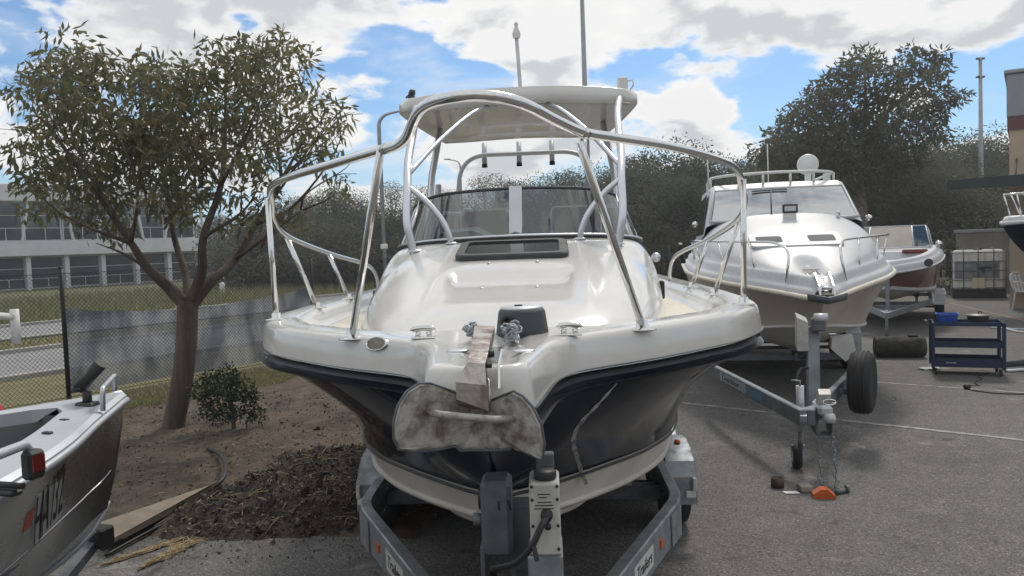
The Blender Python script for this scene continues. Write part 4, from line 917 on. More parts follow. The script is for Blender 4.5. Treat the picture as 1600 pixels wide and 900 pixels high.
# bow rail
hoop_ = [BD_(*q) for q in ((603, 232, 2.45), (622, 226, 2.39), (637, 212, 2.33), (650, 181, 2.25), (668, 163, 2.18), (700, 153, 2.12), (745, 149, 2.10), (790, 154, 2.11), (825, 165, 2.16), (868, 188, 2.29), (912, 207, 2.45))]
def rail_half(sg): return [(sg*.42, .53, 2.276 + .014*sg), (sg*.60, .78, 2.277 + .015*sg), (sg*.80, 1.06, 2.272 + .010*sg), (sg*.97, 1.34, 2.262 + .004*sg), (sg*1.055, 1.52, 2.24), (sg*1.10, 1.66, 2.19), (sg*1.16, 1.85, 2.12), (sg*1.212, 2.22, 2.045), (sg*1.225, 3.08, 1.945), (sg*1.175, 3.72, 1.87), (sg*1.14, 4.0, 1.80), (sg*1.12, 4.08, 1.65)]
b = MB(); b.tube(smooth(list(reversed(rail_half(-1))) + hoop_ + rail_half(1), 7), .0158, 14); b.build('bow_rail', chrome, boat)
for sg in (-1, 1):
    for p0, p1 in (((.53, .81, 1.648), (.302, .357, 2.262)), ((1.085, 1.60, 1.65), (1.092, 1.585, 2.215)), ((1.10, 2.32, 1.648), (1.22, 2.22, 2.045)), ((1.115, 3.1, 1.648), (1.224, 3.06, 1.945))):
        b = MB(); b.tube([(sg*p0[0], p0[1], p0[2]), (sg*p1[0], p1[1], p1[2])], .0135, 12); st = b.build('stanchion', chrome, boat)
        b = MB(); b.lathe([(.042, 0), (.042, .005), (.018, .010), (.017, .035)], (sg*p0[0], p0[1], float(deck_z(np.array([sg*p0[0]]), np.array([p0[1]]))[0]) - .001), n=16, sx=1.25); b.build('stanchion_base', chrome, st)
    b = MB(); b.tube([hoop_[0 if sg < 0 else -1]*.92 + hoop_[1 if sg < 0 else -2]*.08, hoop_[0 if sg < 0 else -1]*1.10 - hoop_[1 if sg < 0 else -2]*.10], .018, 12); b.build('rail_joint', chrome, boat)
# deck fittings
def dz(t, s): return float(deck_z(np.array([t]), np.array([s]))[0])
for px, py in ((662, 527), (890, 521)):
    p = BG(px, py, 1.65); z = dz(p[0], p[1]); x, y = p[0], p[1]
    b = MB(); b.box((x - .042, y - .016, z), (x + .042, y + .016, z + .006), .003)
    for e in (-.02, .02): b.tube([(x + e, y, z + .004), (x + e*.9, y, z + .022)], .009, 8)
    b.tube(smooth([(x - .045, y, z + .030), (x - .025, y, z + .034), (x, y, z + .036), (x + .025, y, z + .034), (x + .045, y, z + .030)], 4), [.004]*2 + [.0105]*13 + [.004]*2, 10); b.build('cleat', chrome, boat)
for px, py in ((715, 548), (818, 546)):
    p = BG(px, py, 1.648); b = MB(); b.lathe([(.032, 0), (.032, .004), (.026, .006), (0, .006)], (p[0], p[1], dz(p[0], p[1]) - .001), n=20, sx=1.05, sy=.7); b.build('deck_plate', anod, boat)
p = BG(815, 521, 1.65); wz = dz(p[0], p[1]) - .004; wx, wy = p[0], p[1] + .09
b = MB(); b.lathe([(.094, 0), (.092, .02), (.083, .085), (.076, .096)], (wx, wy, wz), n=28, sy=1.25); wl = b.build('windlass', greyp, boat)
b = MB(); b.lathe([(.0765, .096), (.07, .103), (.04, .107), (0, .107)], (wx, wy, wz), n=28, sy=1.25); b.build('windlass_cap', alu, wl)
b = MB(); b.lathe([(.014, .106), (.014, .111), (0, .112)], (wx - .01, wy - .03, wz), n=10); b.build('clutch_nut', blackp, wl)
b = MB(); b.lathe([(.024, 0), (.026, -.018), (.016, -.018), (.014, -.002)], (wx - .045, wy - .085, wz + .055), 'Y', 14); b.build('gypsy_opening', blackp, wl)
p = BD_(590, 538, 2.1 + .80); b = MB(); L_ = []
nrm2 = nrm([-.66, -.62, .42]); ux = nrm(np.cross(nrm2, (0, 0, 1)) * -1); VM = basis(p + nrm2*.004, ux, np.cross(nrm2, ux))
ring = [(.062*math.cos(a), .027*math.sin(a)) for a in np.linspace(0, 2*math.pi, 29)[:-1]]
# sits on the outer face of the cap
def cap_hit(px, py):
    best = None
    for d in np.linspace(2.3, 3.6, 700):
        q = BD_(px, py, d)
        if abs(q[0]) > float(hb(q[1])): continue
        e = abs(dz(q[0], q[1]) - q[2])
        if best is None or e < best[0]: best = (e, q)
        if e < .002: break
    return best[1]
pc, pr_, pd_ = cap_hit(590, 538), cap_hit(600, 538), cap_hit(590, 533)
ux = nrm(pr_ - pc); uy = nrm(pd_ - pc); VM = basis(pc, ux, uy); nz_ = np.array(VM.to_3x3() @ Vector((0, 0, 1)))
VM = basis(pc + nz_*.002, ux, uy)
b = MB(); b.grid([[tuple(VM @ Vector((x*k, y*k, z))) for x, y in ring] for k, z in ((1, -.012), (1, .004), (.93, .008), (.82, .008), (.80, .001))], True, closed=True); vt = b.build('hull_vent', chrome, boat)
b = MB(); b.add([tuple(VM @ Vector((x*.81, y*.81, .0015))) for x, y in ring], [tuple(range(28))]); b.build('vent_backing', alu, vt)
for k in range(-5, 6):
    x = k*.009; h = .021 * math.sqrt(max(.05, 1 - (x/.052)**2)); b = MB(); b.bar(tuple(VM @ Vector((x - .006, -h, .004))), tuple(VM @ Vector((x + .006, h, .006))), .0045, .004); b.build('louvre', chrome, vt)
# bow roller cheeks
b = MB()
for x in (.062,): b.prism([(x, -.13, 1.60), (x, -.02, 1.585), (x, .38, 1.632), (x, .38, 1.668), (x, .05, 1.675), (x, -.10, 1.655)], (.006, 0, 0))
b.box((-.03, .02, 1.634), (.066, .38, 1.640)); b.build('bow_roller_channel', chrome, boat)
b = MB()
for i in range(26):
    a = rng.uniform(0, 6.28); q = np.array([.07 + rng.normal(0, .008), .42 + i*.006, 1.665 + .025*math.sin(i*.35) + rng.normal(0, .004)])
    b.tube([q + .014*np.array([math.cos(a + k*1.05), .6*math.sin(a + k*1.05), math.sin(a + k*1.05 + i)*.8]) for k in range(7)], .0042, 5)
b.build('anchor_chain', galv, boat)
b = MB()
for i in range(16):
    a = rng.uniform(0, 6.28); q = np.array([-.05 + rng.normal(0, .014), .47 + rng.normal(0, .03), 1.66 + .022*(i/16)*2])
    b.tube([q + .014*np.array([math.cos(a + k*1.05), .8*math.sin(a + k*1.05), math.sin(a + k*1.05 + i)*.7]) for k in range(7)], .0045, 5)
b.build('chain_stopper', galv, boat)

# ================================================================== ANCHOR
AP = BD_(742, 640, 1.97); anch = thing('anchor', 'corroded galvanised two lobed plough anchor hanging from the bow roller', 'anchor', (BF.o[0], BF.o[1], 0), BF.yaw)
fp = [(745,642),(720,628),(690,613),(668,603),(652,602),(634,613),(621,634),(615,660),(615,685),(622,703),(645,709),(680,710),(706,708),(714,717),(745,717),(772,713),(795,709),(802,700),(822,711),(848,719),(851,694),(846,664),(833,637),(817,621),(802,614),(786,622),(765,633)]
def FPT(px, py):
    q = BD_(px, py, 1.93); u = min(1, abs(q[0] + .012) / .2); return np.array([q[0], q[1] - .02 + .12 * (1 - u) + .02 * u**4, q[2]])
per = [FPT(*q) for q in fp]; cen = FPT(742, 672); n = len(per); rings = []
for k in (1., .97, .8, .6, .4, .2): rings.append([FPT(742 + (x - 742)*k, 672 + (y - 672)*k) for x, y in fp])
b = MB(); vs = [p for r in rings for p in r] + [cen]; fs = []
for i in range(len(rings) - 1):
    for j in range(n): fs.append((i*n+j, i*n+(j+1) % n, (i+1)*n+(j+1) % n, (i+1)*n+j))
for j in range(n): fs.append(((len(rings)-1)*n+j, (len(rings)-1)*n+(j+1) % n, len(vs)-1))
for p in rings[0]: p[1] -= .004
b2_ = MB(); b2_.tube([p + np.array([0, -.001, 0]) for p in rings[0]] + [rings[0][0] + np.array([0, -.001, 0])], .0034, 6); b2_.build('fluke_edge', galvd, anch)
b.add(vs, fs, False); fo = b.build('fluke', oldgalv, anch, solid=.010)

a0, a1 = FPT(660, 646), FPT(803, 658); b = MB(); b.tube([a0 + np.array([0, -.004, 0]), (a0*.8 + a1*.2) + np.array([0, -.035, 0]), (a0*.2 + a1*.8) + np.array([0, -.035, 0]), a1 + np.array([0, -.004, 0])], .0095, 10)
for q in (a0, a1): b.lathe([(.015, -.012), (.013, .003)], tuple(q), 'Y', 12)
b.build('roll_bar', oldgalv, anch)
def sh(px, py, d): return BD_(px, py, d)
lo = [sh(713, 598, 2.0), sh(713, 622, 2.0), sh(735, 638, 2.02), sh(762, 640, 2.02), sh(760, 600, 2.03)]
sec = [[sh(713, 624, 1.95), sh(764, 642, 1.95), sh(764, 646, 2.02), sh(716, 636, 2.02)], [sh(712, 597, 1.95), sh(760, 602, 1.95), sh(762, 616, 2.0), sh(714, 612, 2.0)], [sh(731, 566, 1.99), sh(758, 568, 1.99), sh(760, 596, 2.03), sh(733, 594, 2.03)], [sh(735, 548, 2.09), sh(763, 550, 2.09), sh(765, 575, 2.13), sh(737, 574, 2.13)],
       [sh(739, 526, 2.25), sh(767, 528, 2.25), sh(769, 545, 2.29), sh(741, 544, 2.29)], [sh(742, 508, 2.42), sh(773, 510, 2.42), sh(773, 522, 2.45), sh(742, 522, 2.45)]]
b = MB(); b.grid([s_ + [s_[0]] for s_ in sec], False); b.add(sec[0], [(0, 1, 2, 3)]); b.add(sec[-1], [(3, 2, 1, 0)]); b.build('shank', rustg, anch, merge=1e-4)
for r_, q in ((.010, sh(765, 553, 2.10)), (.007, sh(761, 571, 2.0))): b = MB(); b.lathe([(r_, -.004), (r_, .012), (0, .013)], tuple(q), 'X', 10); b.build('shackle_bolt', blackp, anch)
b = MB(); b.tube(fillet([sh(760, 596, 2.0), sh(764, 592, 1.985), sh(765, 628, 1.975), sh(760, 632, 1.99)], .01), .004, 8); b.build('split_pin', chrome, anch)

# ================================================================== TRAILER UNDER MAIN BOAT
tr = thing('boat_trailer', 'galvanised tandem boat trailer under the dark navy boat with winch post', 'trailer', (BF.o[0], BF.o[1], 0), BF.yaw)
zt, zb = .61, .43; zm = (zt + zb) / 2
for sg in (-1, 1):
    b = MB(); w = .055
    path = fillet([(.06 + sg*.03, .30, zm), (sg*.835, 2.08, zm), (sg*.87, 6.7, zm)], .14, 5); rows = []
    for i, p in enumerate(path):
        d = nrm(path[min(i+1, len(path)-1)] - path[max(i-1, 0)]); nn = np.array([d[1], -d[0], 0]) * sg
        o1 = p + nn*w/2; i1 = p - nn*w/2; h = (zt-zb)/2
        rows.append([o1 + np.array([0,0,h-.006]), o1 - nn*.006 + np.array([0,0,h]), i1 + np.array([0,0,h]), i1 + np.array([0,0,h-.008]), o1 - nn*.012 + np.array([0,0,h-.014]), o1 - nn*.012 - np.array([0,0,h-.014]), i1 - np.array([0,0,h-.008]), i1 - np.array([0,0,h]), o1 - nn*.006 - np.array([0,0,h]), o1 - np.array([0,0,h-.006])])
    b.grid(rows, False, closed=True); b.build('side_beam', galv, tr)
    # gusset plate wrapped round the bend
    b = MB(); d = nrm(np.array([sg*.835 - .06 - sg*.03, 1.78, 0])); nn = np.array([d[1], -d[0], 0]) * sg; q = np.array([sg*.835, 2.08, zm]) - d*.14
    b.prism([q - d*.12 + nn*.030 + np.array([0,0,-.088]), q + d*.07 + nn*.030 + np.array([0,0,-.088]), q + d*.07 + nn*.030 + np.array([0,0,.070]), q - d*.12 + nn*.030 + np.array([0,0,.070])], nn*.006); b.build('gusset', galv, tr)
    q = np.array([sg*.835, 2.08, zm]) - d*.47; b = MB(); b.bar(q + nn*.030, q + nn*.030 + d*.045, .012, .04); b.build('side_marker', orange, tr)
    # sticker with lettering
    q = np.array([sg*.835, 2.08, zm]) - d*.74; xa = d * (-sg) * -1 if False else d * (1 if sg > 0 else -1)
    u = d if sg > 0 else -d
    b = MB(); b.prism([q - d*.15 + nn*.0292 + np.array([0,0,-.05]), q + d*.15 + nn*.0292 + np.array([0,0,-.05]), q + d*.15 + nn*.0292 + np.array([0,0,.05]), q - d*.15 + nn*.0292 + np.array([0,0,.05])], nn*.0008); lab = b.build('maker_plate', sticker, tr)
    text('Trailers', .078, ink, lab, basis(q + nn*.0306, u, (0, 0, 1)), shear=.25)
    # wheels, guards
    for sy in (3.42, 4.12):
        c = (sg*1.01, sy, .272); b = MB(); b.lathe([(.15, -.085), (.22, -.092), (.258, -.075), (.272, -.03), (.272, .03), (.258, .075), (.22, .092), (.15, .085)], c, 'X', 32); wh = b.build('wheel', rubber, tr)
        b = MB(); b.lathe([(.152, -.08), (.14, -.03), (.05, .02*sg), (.04, .05*sg), (0, .05*sg)], c, 'X', 24); b.build('rim', galv, wh)
    b = MB(); a = sg*.92; e = sg*1.105
    for gy in (3.40, 4.12):
        b = MB(); pr = [(gy + y_, z_) for y_, z_ in ((-.385, .25), (-.385, .43), (-.31, .515), (-.19, .57), (0, .592), (.17, .57), (.29, .515), (.335, .43), (.335, .25))]
        b.grid([[(a, y, z), (e, y, z)] for y, z in pr], False); b.add([(e, y, z) for y, z in pr] + [(e, y, max(.24, z - .05)) for y, z in reversed(pr)], [(i, i+1, 2*len(pr)-2-i, 2*len(pr)-1-i) for i in range(len(pr)-1)]); b.build('mudguard', galv, tr, solid=.006)
    b = MB(); b.lathe([(.022, 0), (.022, .012), (.012, .02), (0, .021)], (sg*1.03, 3.3, .585), n=12); b.build('clearance_lamp', orange, tr)
    b = MB(); b.box((sg*1.03, 2.99, .30), (sg*1.095, 3.01, .345), .006); b.build('front_reflector', sticker, tr)
    b = MB(); b.box((sg*1.075, 2.985, .345), (sg*1.10, 3.01, .43), .004); b.build('guard_strap', wpaint, tr)
    b = MB(); b.bar((sg*.60, 2.4, .648), (sg*.64, 6.4, .642), .10, .04, bev=.01); b.build('bunk', blackp, tr)
    for sy in (2.6, 4.4, 6.2):
        b = MB(); b.box((sg*.585, sy - .03, .50), (sg*.645, sy + .03, .63)); b.build('bunk_bracket', galv, tr)
    b = MB(); b.box((sg*.87, 3.35, .30), (sg*.95, 4.2, .43), .01); b.build('spring', galvd, tr)
for sy in (1.2, 2.6, 4.4, 6.2):
    hw = float(np.interp(sy, [.3, 2.08, 6.7], [.04, .81, .84])); b = MB(); b.box((-hw + (.06 if sy < 2 else 0), sy - .04, .44), (hw + (.02 if sy < 2 else 0), sy + .04, .52), .005); cm = b.build('cross_member', galvd, tr)
    if sy > 2:
        b = MB(); zr = float(pchip(KS, ZK, sy)); b.lathe([(.03, -.07), (.018, 0), (.03, .07)], (0, sy - .07, zr - .021), 'X', 14); b.build('keel_roller', blackp, cm); 
for sy in (3.42, 4.12):
    b = MB(); b.tube([(-.97, sy, .272), (.97, sy, .272)], .025, 8); b.build('axle', galvd, tr)
b = MB(); b.box((.02, -1.05, .42), (.10, 1.25, .52), .006); b.build('drawbar', galvd, tr)
b = MB(); b.lathe([(.028, -.05), (.028, .5), (.03, .52)], (.18, -.7, .0), n=12); b.lathe([(.10, -.03), (.11, 0), (.10, .03)], (.18, -.7, .11), 'X', 20); b.box((.10, -.72, .44), (.18, -.68, .50)); b.build('jockey_wheel', galvd, tr)
b = MB(); b.box((.01, -1.25, .45), (.11, -1.02, .54), .02); b.build('coupling', galvd, tr)
# winch post: grey post and guard, white brake actuator beside it
g0, g1 = BD_(752, 752, 2.17), BD_(803, 868, 2.17)
b = MB(); b.box((.055, .13, .52), (.135, .21, 1.22), .006); b.build('winch_post', galvd, tr)
b = MB(); b.box((g0[0] - .004, .055, g1[2]), (g1[0] - .002, .17, g0[2]), .012); gb_ = b.build('winch_guard', galvd, tr)
for pts in (((779, 783), (780, 797)), ((793, 782), (799, 797))):
    q0, q1 = BD_(*pts[0], 2.152), BD_(*pts[1], 2.152); b = MB(); b.tube([(q0[0], .0555, q0[2]), (q1[0], .0555, q1[2])], .0028, 6); b.build('paint_mark', ink, gb_)
q = BD_(743, 815, 2.17); b = MB(); b.lathe([(.017, -.012), (.017, .012), (.010, .016), (0, .016)], tuple(q + np.array([.004, .02, 0])), 'X', 10); b.tube([(g0[0] - .008, .09, g0[2] - .04), (g0[0] + .02, .09, g0[2] - .04)], .007, 8); b.build('guard_bolt', galvd, tr)
b = MB(); b.box((g0[0] - .01, .06, .60), (g0[0] + .004, .16, g1[2] + .03), .003); b.build('post_strap', galvd, tr)
w0_, w1_ = BD_(826, 756, 2.06), BD_(878, 868, 2.06); xa, xb = w0_[0], w1_[0]; ya = float(w0_[1])
b = MB(); b.box((xa, ya, w1_[2]), (xb, ya + .13, w0_[2]), .006); act = b.build('brake_actuator', dirtyw, tr)
xc = (xa + xb)/2; zt_ = w0_[2]
b = MB(); b.lathe([(.028, 0), (.030, .006), (.030, .02), (.026, .024), (0, .024)], (xc + .003, ya + .045, zt_), n=20); b.build('filler_cap', blackp, act)
b = MB(); b.box((xc - .022, ya + .085, zt_ - .02), (xc + .028, ya + .12, zt_ + .055), .004); b.build('mount_tab', galvd, act)
hh = zt_ - w1_[2]
for fx in (.09, .91):
    for fz in (.96, .78, .42, .10):
        b = MB(); b.lathe([(.0042, 0), (.0042, -.003), (0, -.0035)], (xa + (xb-xa)*fx, ya, w1_[2] + hh*fz), 'Y', 8); b.build('screw', ink, act)
for i, (l, x) in enumerate(((.022, 0), (.014, -.004), (.024, .001), (.030, 0), (.033, -.001))):
    b = MB(); b.box((xc - l/1.2 + x, ya - .0008, zt_ - .030 - i*.0085 - (.004 if i > 1 else 0)), (xc + l/1.4 + x, ya + .001, zt_ - .0275 - i*.0085 - (.004 if i > 1 else 0))); b.build('instruction_line', ink, act)
gz = BD_(858, 803, 2.06)[2]
b = MB(); b.lathe([(.016, 0), (.016, -.012), (.012, -.013), (.012, -.035), (0, -.036)], (xc + .004, ya, gz), 'Y', 12); b.build('cable_gland', blackp, act)
b = MB(); b.lathe([(.009, 0), (.009, -.006), (0, -.007)], (xc + .006, ya, gz - .032), 'Y', 10); b.build('plug', blackp, act)
cab = [(xc + .004, ya - .03, gz), BD_(846, 822, 2.0), BD_(830, 855, 1.99), BD_(805, 880, 2.02), BD_(775, 888, 2.08), (g0[0] + .02, .10, g1[2] - .06), (.06, .13, .9)]
b = MB(); b.tube(smooth(cab, 6), .0085, 10); b.build('power_cable', blackp, tr)
q = BD_(834, 858, 1.985); b = MB(); b.bar(q + np.array([0, 0, .01]), q + np.array([.008, -.01, -.028]), .012, .004); b.build('cable_tie', blackp, tr)
b = MB(); b.box((xa - .01, ya + .005, w1_[2] - .10), (xb + .003, ya + .16, w1_[2] - .002), .004); b.build('actuator_bracket', galv, tr)
b = MB(); b.box((xa - .06, ya - .03, w1_[2] - .16), (xb - .002, ya + .18, w1_[2] - .102), .01); b.build('mount_plate', galvd, tr)
b = MB(); b.box((xa - .03, ya + .15, .55), (xb - .03, ya + .2, w1_[2] - .10), .004); b.build('actuator_post', galvd, tr)
b = MB(); b.bar((.095, .17, 1.16), (.02, .36, 1.16), .05, .05); b.build('bow_stop_arm', galvd, tr)
b = MB(); b.lathe([(.035, -.05), (.022, 0), (.035, .05)], (.0, .43, 1.145), 'X', 14); b.build('bow_roller', blackp, tr)
HAZE = 0.0016
# ================================================================== generic runabout hull
def loft_hull(th, S, B, Z, CB, CZ, K, m_side, m_bot, L, flare=.35, chine_strip=None, n=70):
    s_ = np.linspace(S[0], L, n); side = []; bot = []
    for s in s_:
        b0, z0 = float(pchip(S, B, s)), float(pchip(S, Z, s)); zk = float(pchip(S, K, s)); cb = float(pchip(S, CB, s)); cz = max(zk, float(pchip(S, CZ, s)))
        pr = []
        for u in np.linspace(0, 1, 12):
            w = u ** (1 + flare * 2 * max(0, 1 - s / 3.0)); pr.append((cb + (b0 - cb) * w, cz + (z0 - cz) * u))
        side.append((s, pr)); bot.append((s, [(cb * u, zk + (cz - zk) * u ** 1.1) for u in np.linspace(0, 1, 6)]))
    for nm, part, m in (('topsides', side, m_side), ('hull_bottom', bot, m_bot)):
        b = MB()
        for sg in (-1, 1): b.grid([[(sg*t, s, z) for t, z in pr] for s, pr in part], True)
        b.build(nm, m, th, merge=1e-4)
    b = MB(); pr = bot[-1][1] + side[-1][1][1:]; pol = [(t, L, z) for t, z in pr] + [(-t, L, z) for t, z in reversed(pr[1:])]
    b.add(pol, [tuple(range(len(pol)))]); b.build('transom', m_side, th)
    return s_
def edge_tube(th, name, S, B, Z, L, r, m, off=0., s0=None):
    s_ = np.linspace(S[0] if s0 is None else s0, L, 60); pts = [(-float(pchip(S, B, s)) - off, s, float(pchip(S, Z, s))) for s in reversed(s_)] + [(float(pchip(S, B, s)) + off, s, float(pchip(S, Z, s))) for s in s_]
    b = MB(); b.tube(pts, r, 8); return b.build(name, m, th)
def field(th, name, m, S, B, L, zf, n=90, k=71, s0=None):
    s_ = np.linspace(S[0] if s0 is None else s0, L, n); u = np.linspace(-1, 1, k); u = np.sign(u) * (1 - (1 - np.abs(u)) ** 1.8); w = pchip(S, B, s_)
    T = w[:, None] * u[None, :]; SS = np.repeat(s_[:, None], k, 1); D = w[:, None] * (1 - np.abs(u))[None, :]; Z = zf(T, SS, D)
    b = MB(); b.grid([[(T[i, j], SS[i, j], Z[i, j]) for j in range(k)] for i in range(n)], True); return b.build(name, m, th)

# ================================================================== TAN CRUISER
O2 = PD(1288, 462, 8.0); B2 = Frame(O2[0], O2[1], R_(-11)); tb = thing('cruiser_boat', 'white cabin cruiser with tan hull and round radar dish on its roof', 'boat', (O2[0], O2[1], 0), B2.yaw)
S2 = [0, .12, .3, .6, .9, 1.4, 2.0, 2.8, 6.6]; Bb2 = [.10, .17, .26, .43, .63, .95, 1.17, 1.27, 1.25]; Z2 = [1.31, 1.32, 1.335, 1.36, 1.39, 1.44, 1.48, 1.51, 1.50]
C2 = [0, .0, .03, .12, .26, .55, .82, .98, 1.02]; CZ2 = [1.0, 1.0, 1.0, .97, .94, .88, .83, .79, .75]; K2 = [1.28, 1.2, 1.05, .88, .76, .62, .53, .48, .46]
loft_hull(tb, S2, Bb2, Z2, C2, CZ2, K2, tan, hullw, 6.6)
edge_tube(tb, 'rub_rail', S2, Bb2, Z2, 6.6, .028, cream, .005)
edge_tube(tb, 'chine_stripe', S2, C2, CZ2, 6.6, .018, hullw, .004, .7)
def z_b2(T, SS, D):
    zr = pchip(S2, Z2, SS); e = pchip([0, .015, .03, .09, .10, .115, .2], [.0, .055, .075, .115, .165, .19, .215], np.minimum(D, .2)); z = zr + e
    q = np.clip(np.abs(T) / (pchip(S2, Bb2, SS) - .17), 0, 1); tp = pchip([.55, .8, 1.2, 1.8, 2.4, 2.9, 4.0], [0, .03, .13, .30, .45, .54, .54], SS)
    z = z + tp * (1 - q ** 3.2) ** (1/2.)
    dip = np.exp(-((T - .0) / .09) ** 2) * sst(SS, .25, .45) * (1 - sst(SS, .95, 1.15)); return z - .10 * dip
field(tb, 'deck', gel2, S2, Bb2, 6.6, z_b2)
def z2at(t, s): w = float(pchip(S2, Bb2, s)); return float(z_b2(np.array([t]), np.array([s]), np.array([w - abs(t)]))[0])
# cabin house and windscreen
wbl, wbr, wtl, wtr = (-1.0, 2.78, 2.13), (1.0, 2.78, 2.13), (-.885, 3.33, 2.625), (.885, 3.33, 2.625)
cb = MB(); sec = []
for y, zb_, wb_, zt_, wt_ in ((2.8, 2.0, 1.03, 2.14, 1.0), (3.36, 1.95, 1.05, 2.64, .90), (3.5, 1.9, 1.06, 2.71, .90), (5.6, 1.8, 1.06, 2.72, .92)):
    r = []
    for sg in (-1, 1):
        side = [(sg*wb_, y, zb_), (sg*(wb_*.5 + wt_*.5), y, (zb_+zt_)/2), (sg*wt_, y, zt_ - .03), (sg*wt_*.93, y, zt_)]
        r += side if sg < 0 else side[::-1]
    r.insert(4, (0, y, zt_ + .015)); sec.append(r)
cb.grid(sec, False); cb.add(sec[-1], [tuple(range(len(sec[-1])))]); cb.build('cabin_house', gel2, tb)
def bil(u, v): a = np.array(wbl)*(1-u) + np.array(wbr)*u; c = np.array(wtl)*(1-u) + np.array(wtr)*u; p = a*(1-v) + c*v; return p + np.array([0, -.10*math.sin(math.pi*u), .0])
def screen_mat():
    m = mat('mirror_screen_painted_reflections', (.52, .53, .54), .05, .85, var=.7, vscale=.8, dark=(.20, .25, .31), lo=.46, hi=.60)  # stretched pale and bluish patches paint reflections into the mirror colour
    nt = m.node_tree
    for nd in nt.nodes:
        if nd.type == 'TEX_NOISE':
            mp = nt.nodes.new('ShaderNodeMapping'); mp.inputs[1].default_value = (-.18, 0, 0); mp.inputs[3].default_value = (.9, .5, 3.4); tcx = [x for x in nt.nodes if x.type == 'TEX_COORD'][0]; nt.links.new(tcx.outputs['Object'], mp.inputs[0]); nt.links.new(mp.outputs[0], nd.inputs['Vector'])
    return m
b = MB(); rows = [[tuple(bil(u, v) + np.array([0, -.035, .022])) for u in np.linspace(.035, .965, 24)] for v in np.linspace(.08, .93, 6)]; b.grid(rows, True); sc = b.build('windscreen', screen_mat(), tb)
fr = MB(); per_ = [tuple(bil(u, .06) + np.array([0, -.03, .02])) for u in np.linspace(.02, .98, 14)] + [tuple(bil(u, .95) + np.array([0, -.03, .02])) for u in np.linspace(.98, .02, 14)]; fr.tube(per_ + [per_[0]], .018, 6); fr.build('windscreen_frame', gel2, sc)
b = MB(); b.tube([tuple(bil(.42, .10) + np.array([0, -.06, .03])), tuple(bil(.44, .86) + np.array([0, -.06, .03]))], .008, 6); b.build('wiper', blackp, sc)
b = MB(); b.bar(bil(.30, .86) + np.array([0, -.06, .03]), bil(.56, .88) + np.array([0, -.06, .03]), .02, .015); b.build('wiper', blackp, sc)
for sg in (-1, 1):
    b = MB(); b.prism([(sg*1.035, 3.0, 2.02), (sg*1.045, 4.9, 2.0), (sg*.955, 4.9, 2.56), (sg*.945, 3.45, 2.58)], (sg*.012, 0, 0)); b.build('side_window', darkglass, tb)
b = MB(); zr = 2.84; loop = [(-.86, 5.2, zr), (-.88, 3.75, zr), (-.66, 3.50, zr + .01), (0, 3.42, zr + .02), (.62, 3.50, zr + .01), (.84, 3.75, zr), (.84, 5.2, zr)]
b.tube(fillet(loop, .2, 6), .02, 8); b.build('roof_rail', whitep, tb)
for x, y in ((-.88, 3.75), (-.86, 5.0), (-.5, 3.49), (-.17, 3.44), (.2, 3.44), (.52, 3.49), (.84, 3.78), (.84, 5.0)):
    b = MB(); b.tube([(x, y, 2.70), (x, y, zr)], .018, 8); b.build('rail_post', whitep, tb)
b = MB(); b.lathe([(0, -.06), (.13, -.055), (.152, -.02), (.152, .02), (.13, .05), (0, .055)], (.53, 4.0, 2.99), 'Y', 28); rd = b.build('radar_dish', whitep, tb)
b = MB(); b.box((.49, 3.96, 2.71), (.57, 4.06, 2.86), .015); b.build('dish_bracket', whitep, rd)
b = MB(); b.box((.70, 3.72, 2.71), (.79, 3.82, 2.83), .015); b.build('roof_light', whitep, tb)
for x, y, h in ((-.9, 3.9, 3.15), (-.06, 3.75, 3.30)):
    b = MB(); b.tube([(x, y, 2.70), (x - .005, y, h)], .009, 6); b.build('antenna', whitep, tb)
b = MB(); b.box((-.04, 2.42, z2at(0, 2.45) - .02), (.12, 2.52, z2at(0, 2.45) + .10), .01); sl = b.build('spotlight', whitep, tb)
b = MB(); b.box((-.055, 2.405, z2at(0, 2.45) + .07), (.135, 2.43, z2at(0, 2.45) + .185), .008); b.build('lamp_face', blackp, sl)
b = MB(); b.box((-.03, 2.400, z2at(0, 2.45) + .095), (.11, 2.404, z2at(0, 2.45) + .16)); b.build('lamp_lens', alu, sl)
b = MB(); b.lathe([(.03, 0), (.022, .06), (.03, .08), (0, .1)], (.66, 2.6, z2at(.66, 2.6)), n=10); b.build('vent_cowl', chrome, tb)
zh = z2at(.05, 1.55); HM2 = basis((-.03, 1.6, zh + .012), (1, 0, .0), (0, .5, z2at(0, 1.8) - z2at(0, 1.35)))
b = MB(); b.prism([tuple(HM2 @ Vector((x, y, -.02))) for x, y in rrect(.52, .24, .06)], tuple((HM2.to_3x3() @ Vector((0, 0, .030))))); hh2 = b.build('deck_hatch', gel2, tb)
for x in (-.30, .30): b = MB(); b.prism([tuple(HM2 @ Vector((x + px_, py_, .008))) for px_, py_ in rrect(.15, .12, .04)], tuple((HM2.to_3x3() @ Vector((0, 0, .004))))); b.build('hatch_pane', darkglass, hh2)
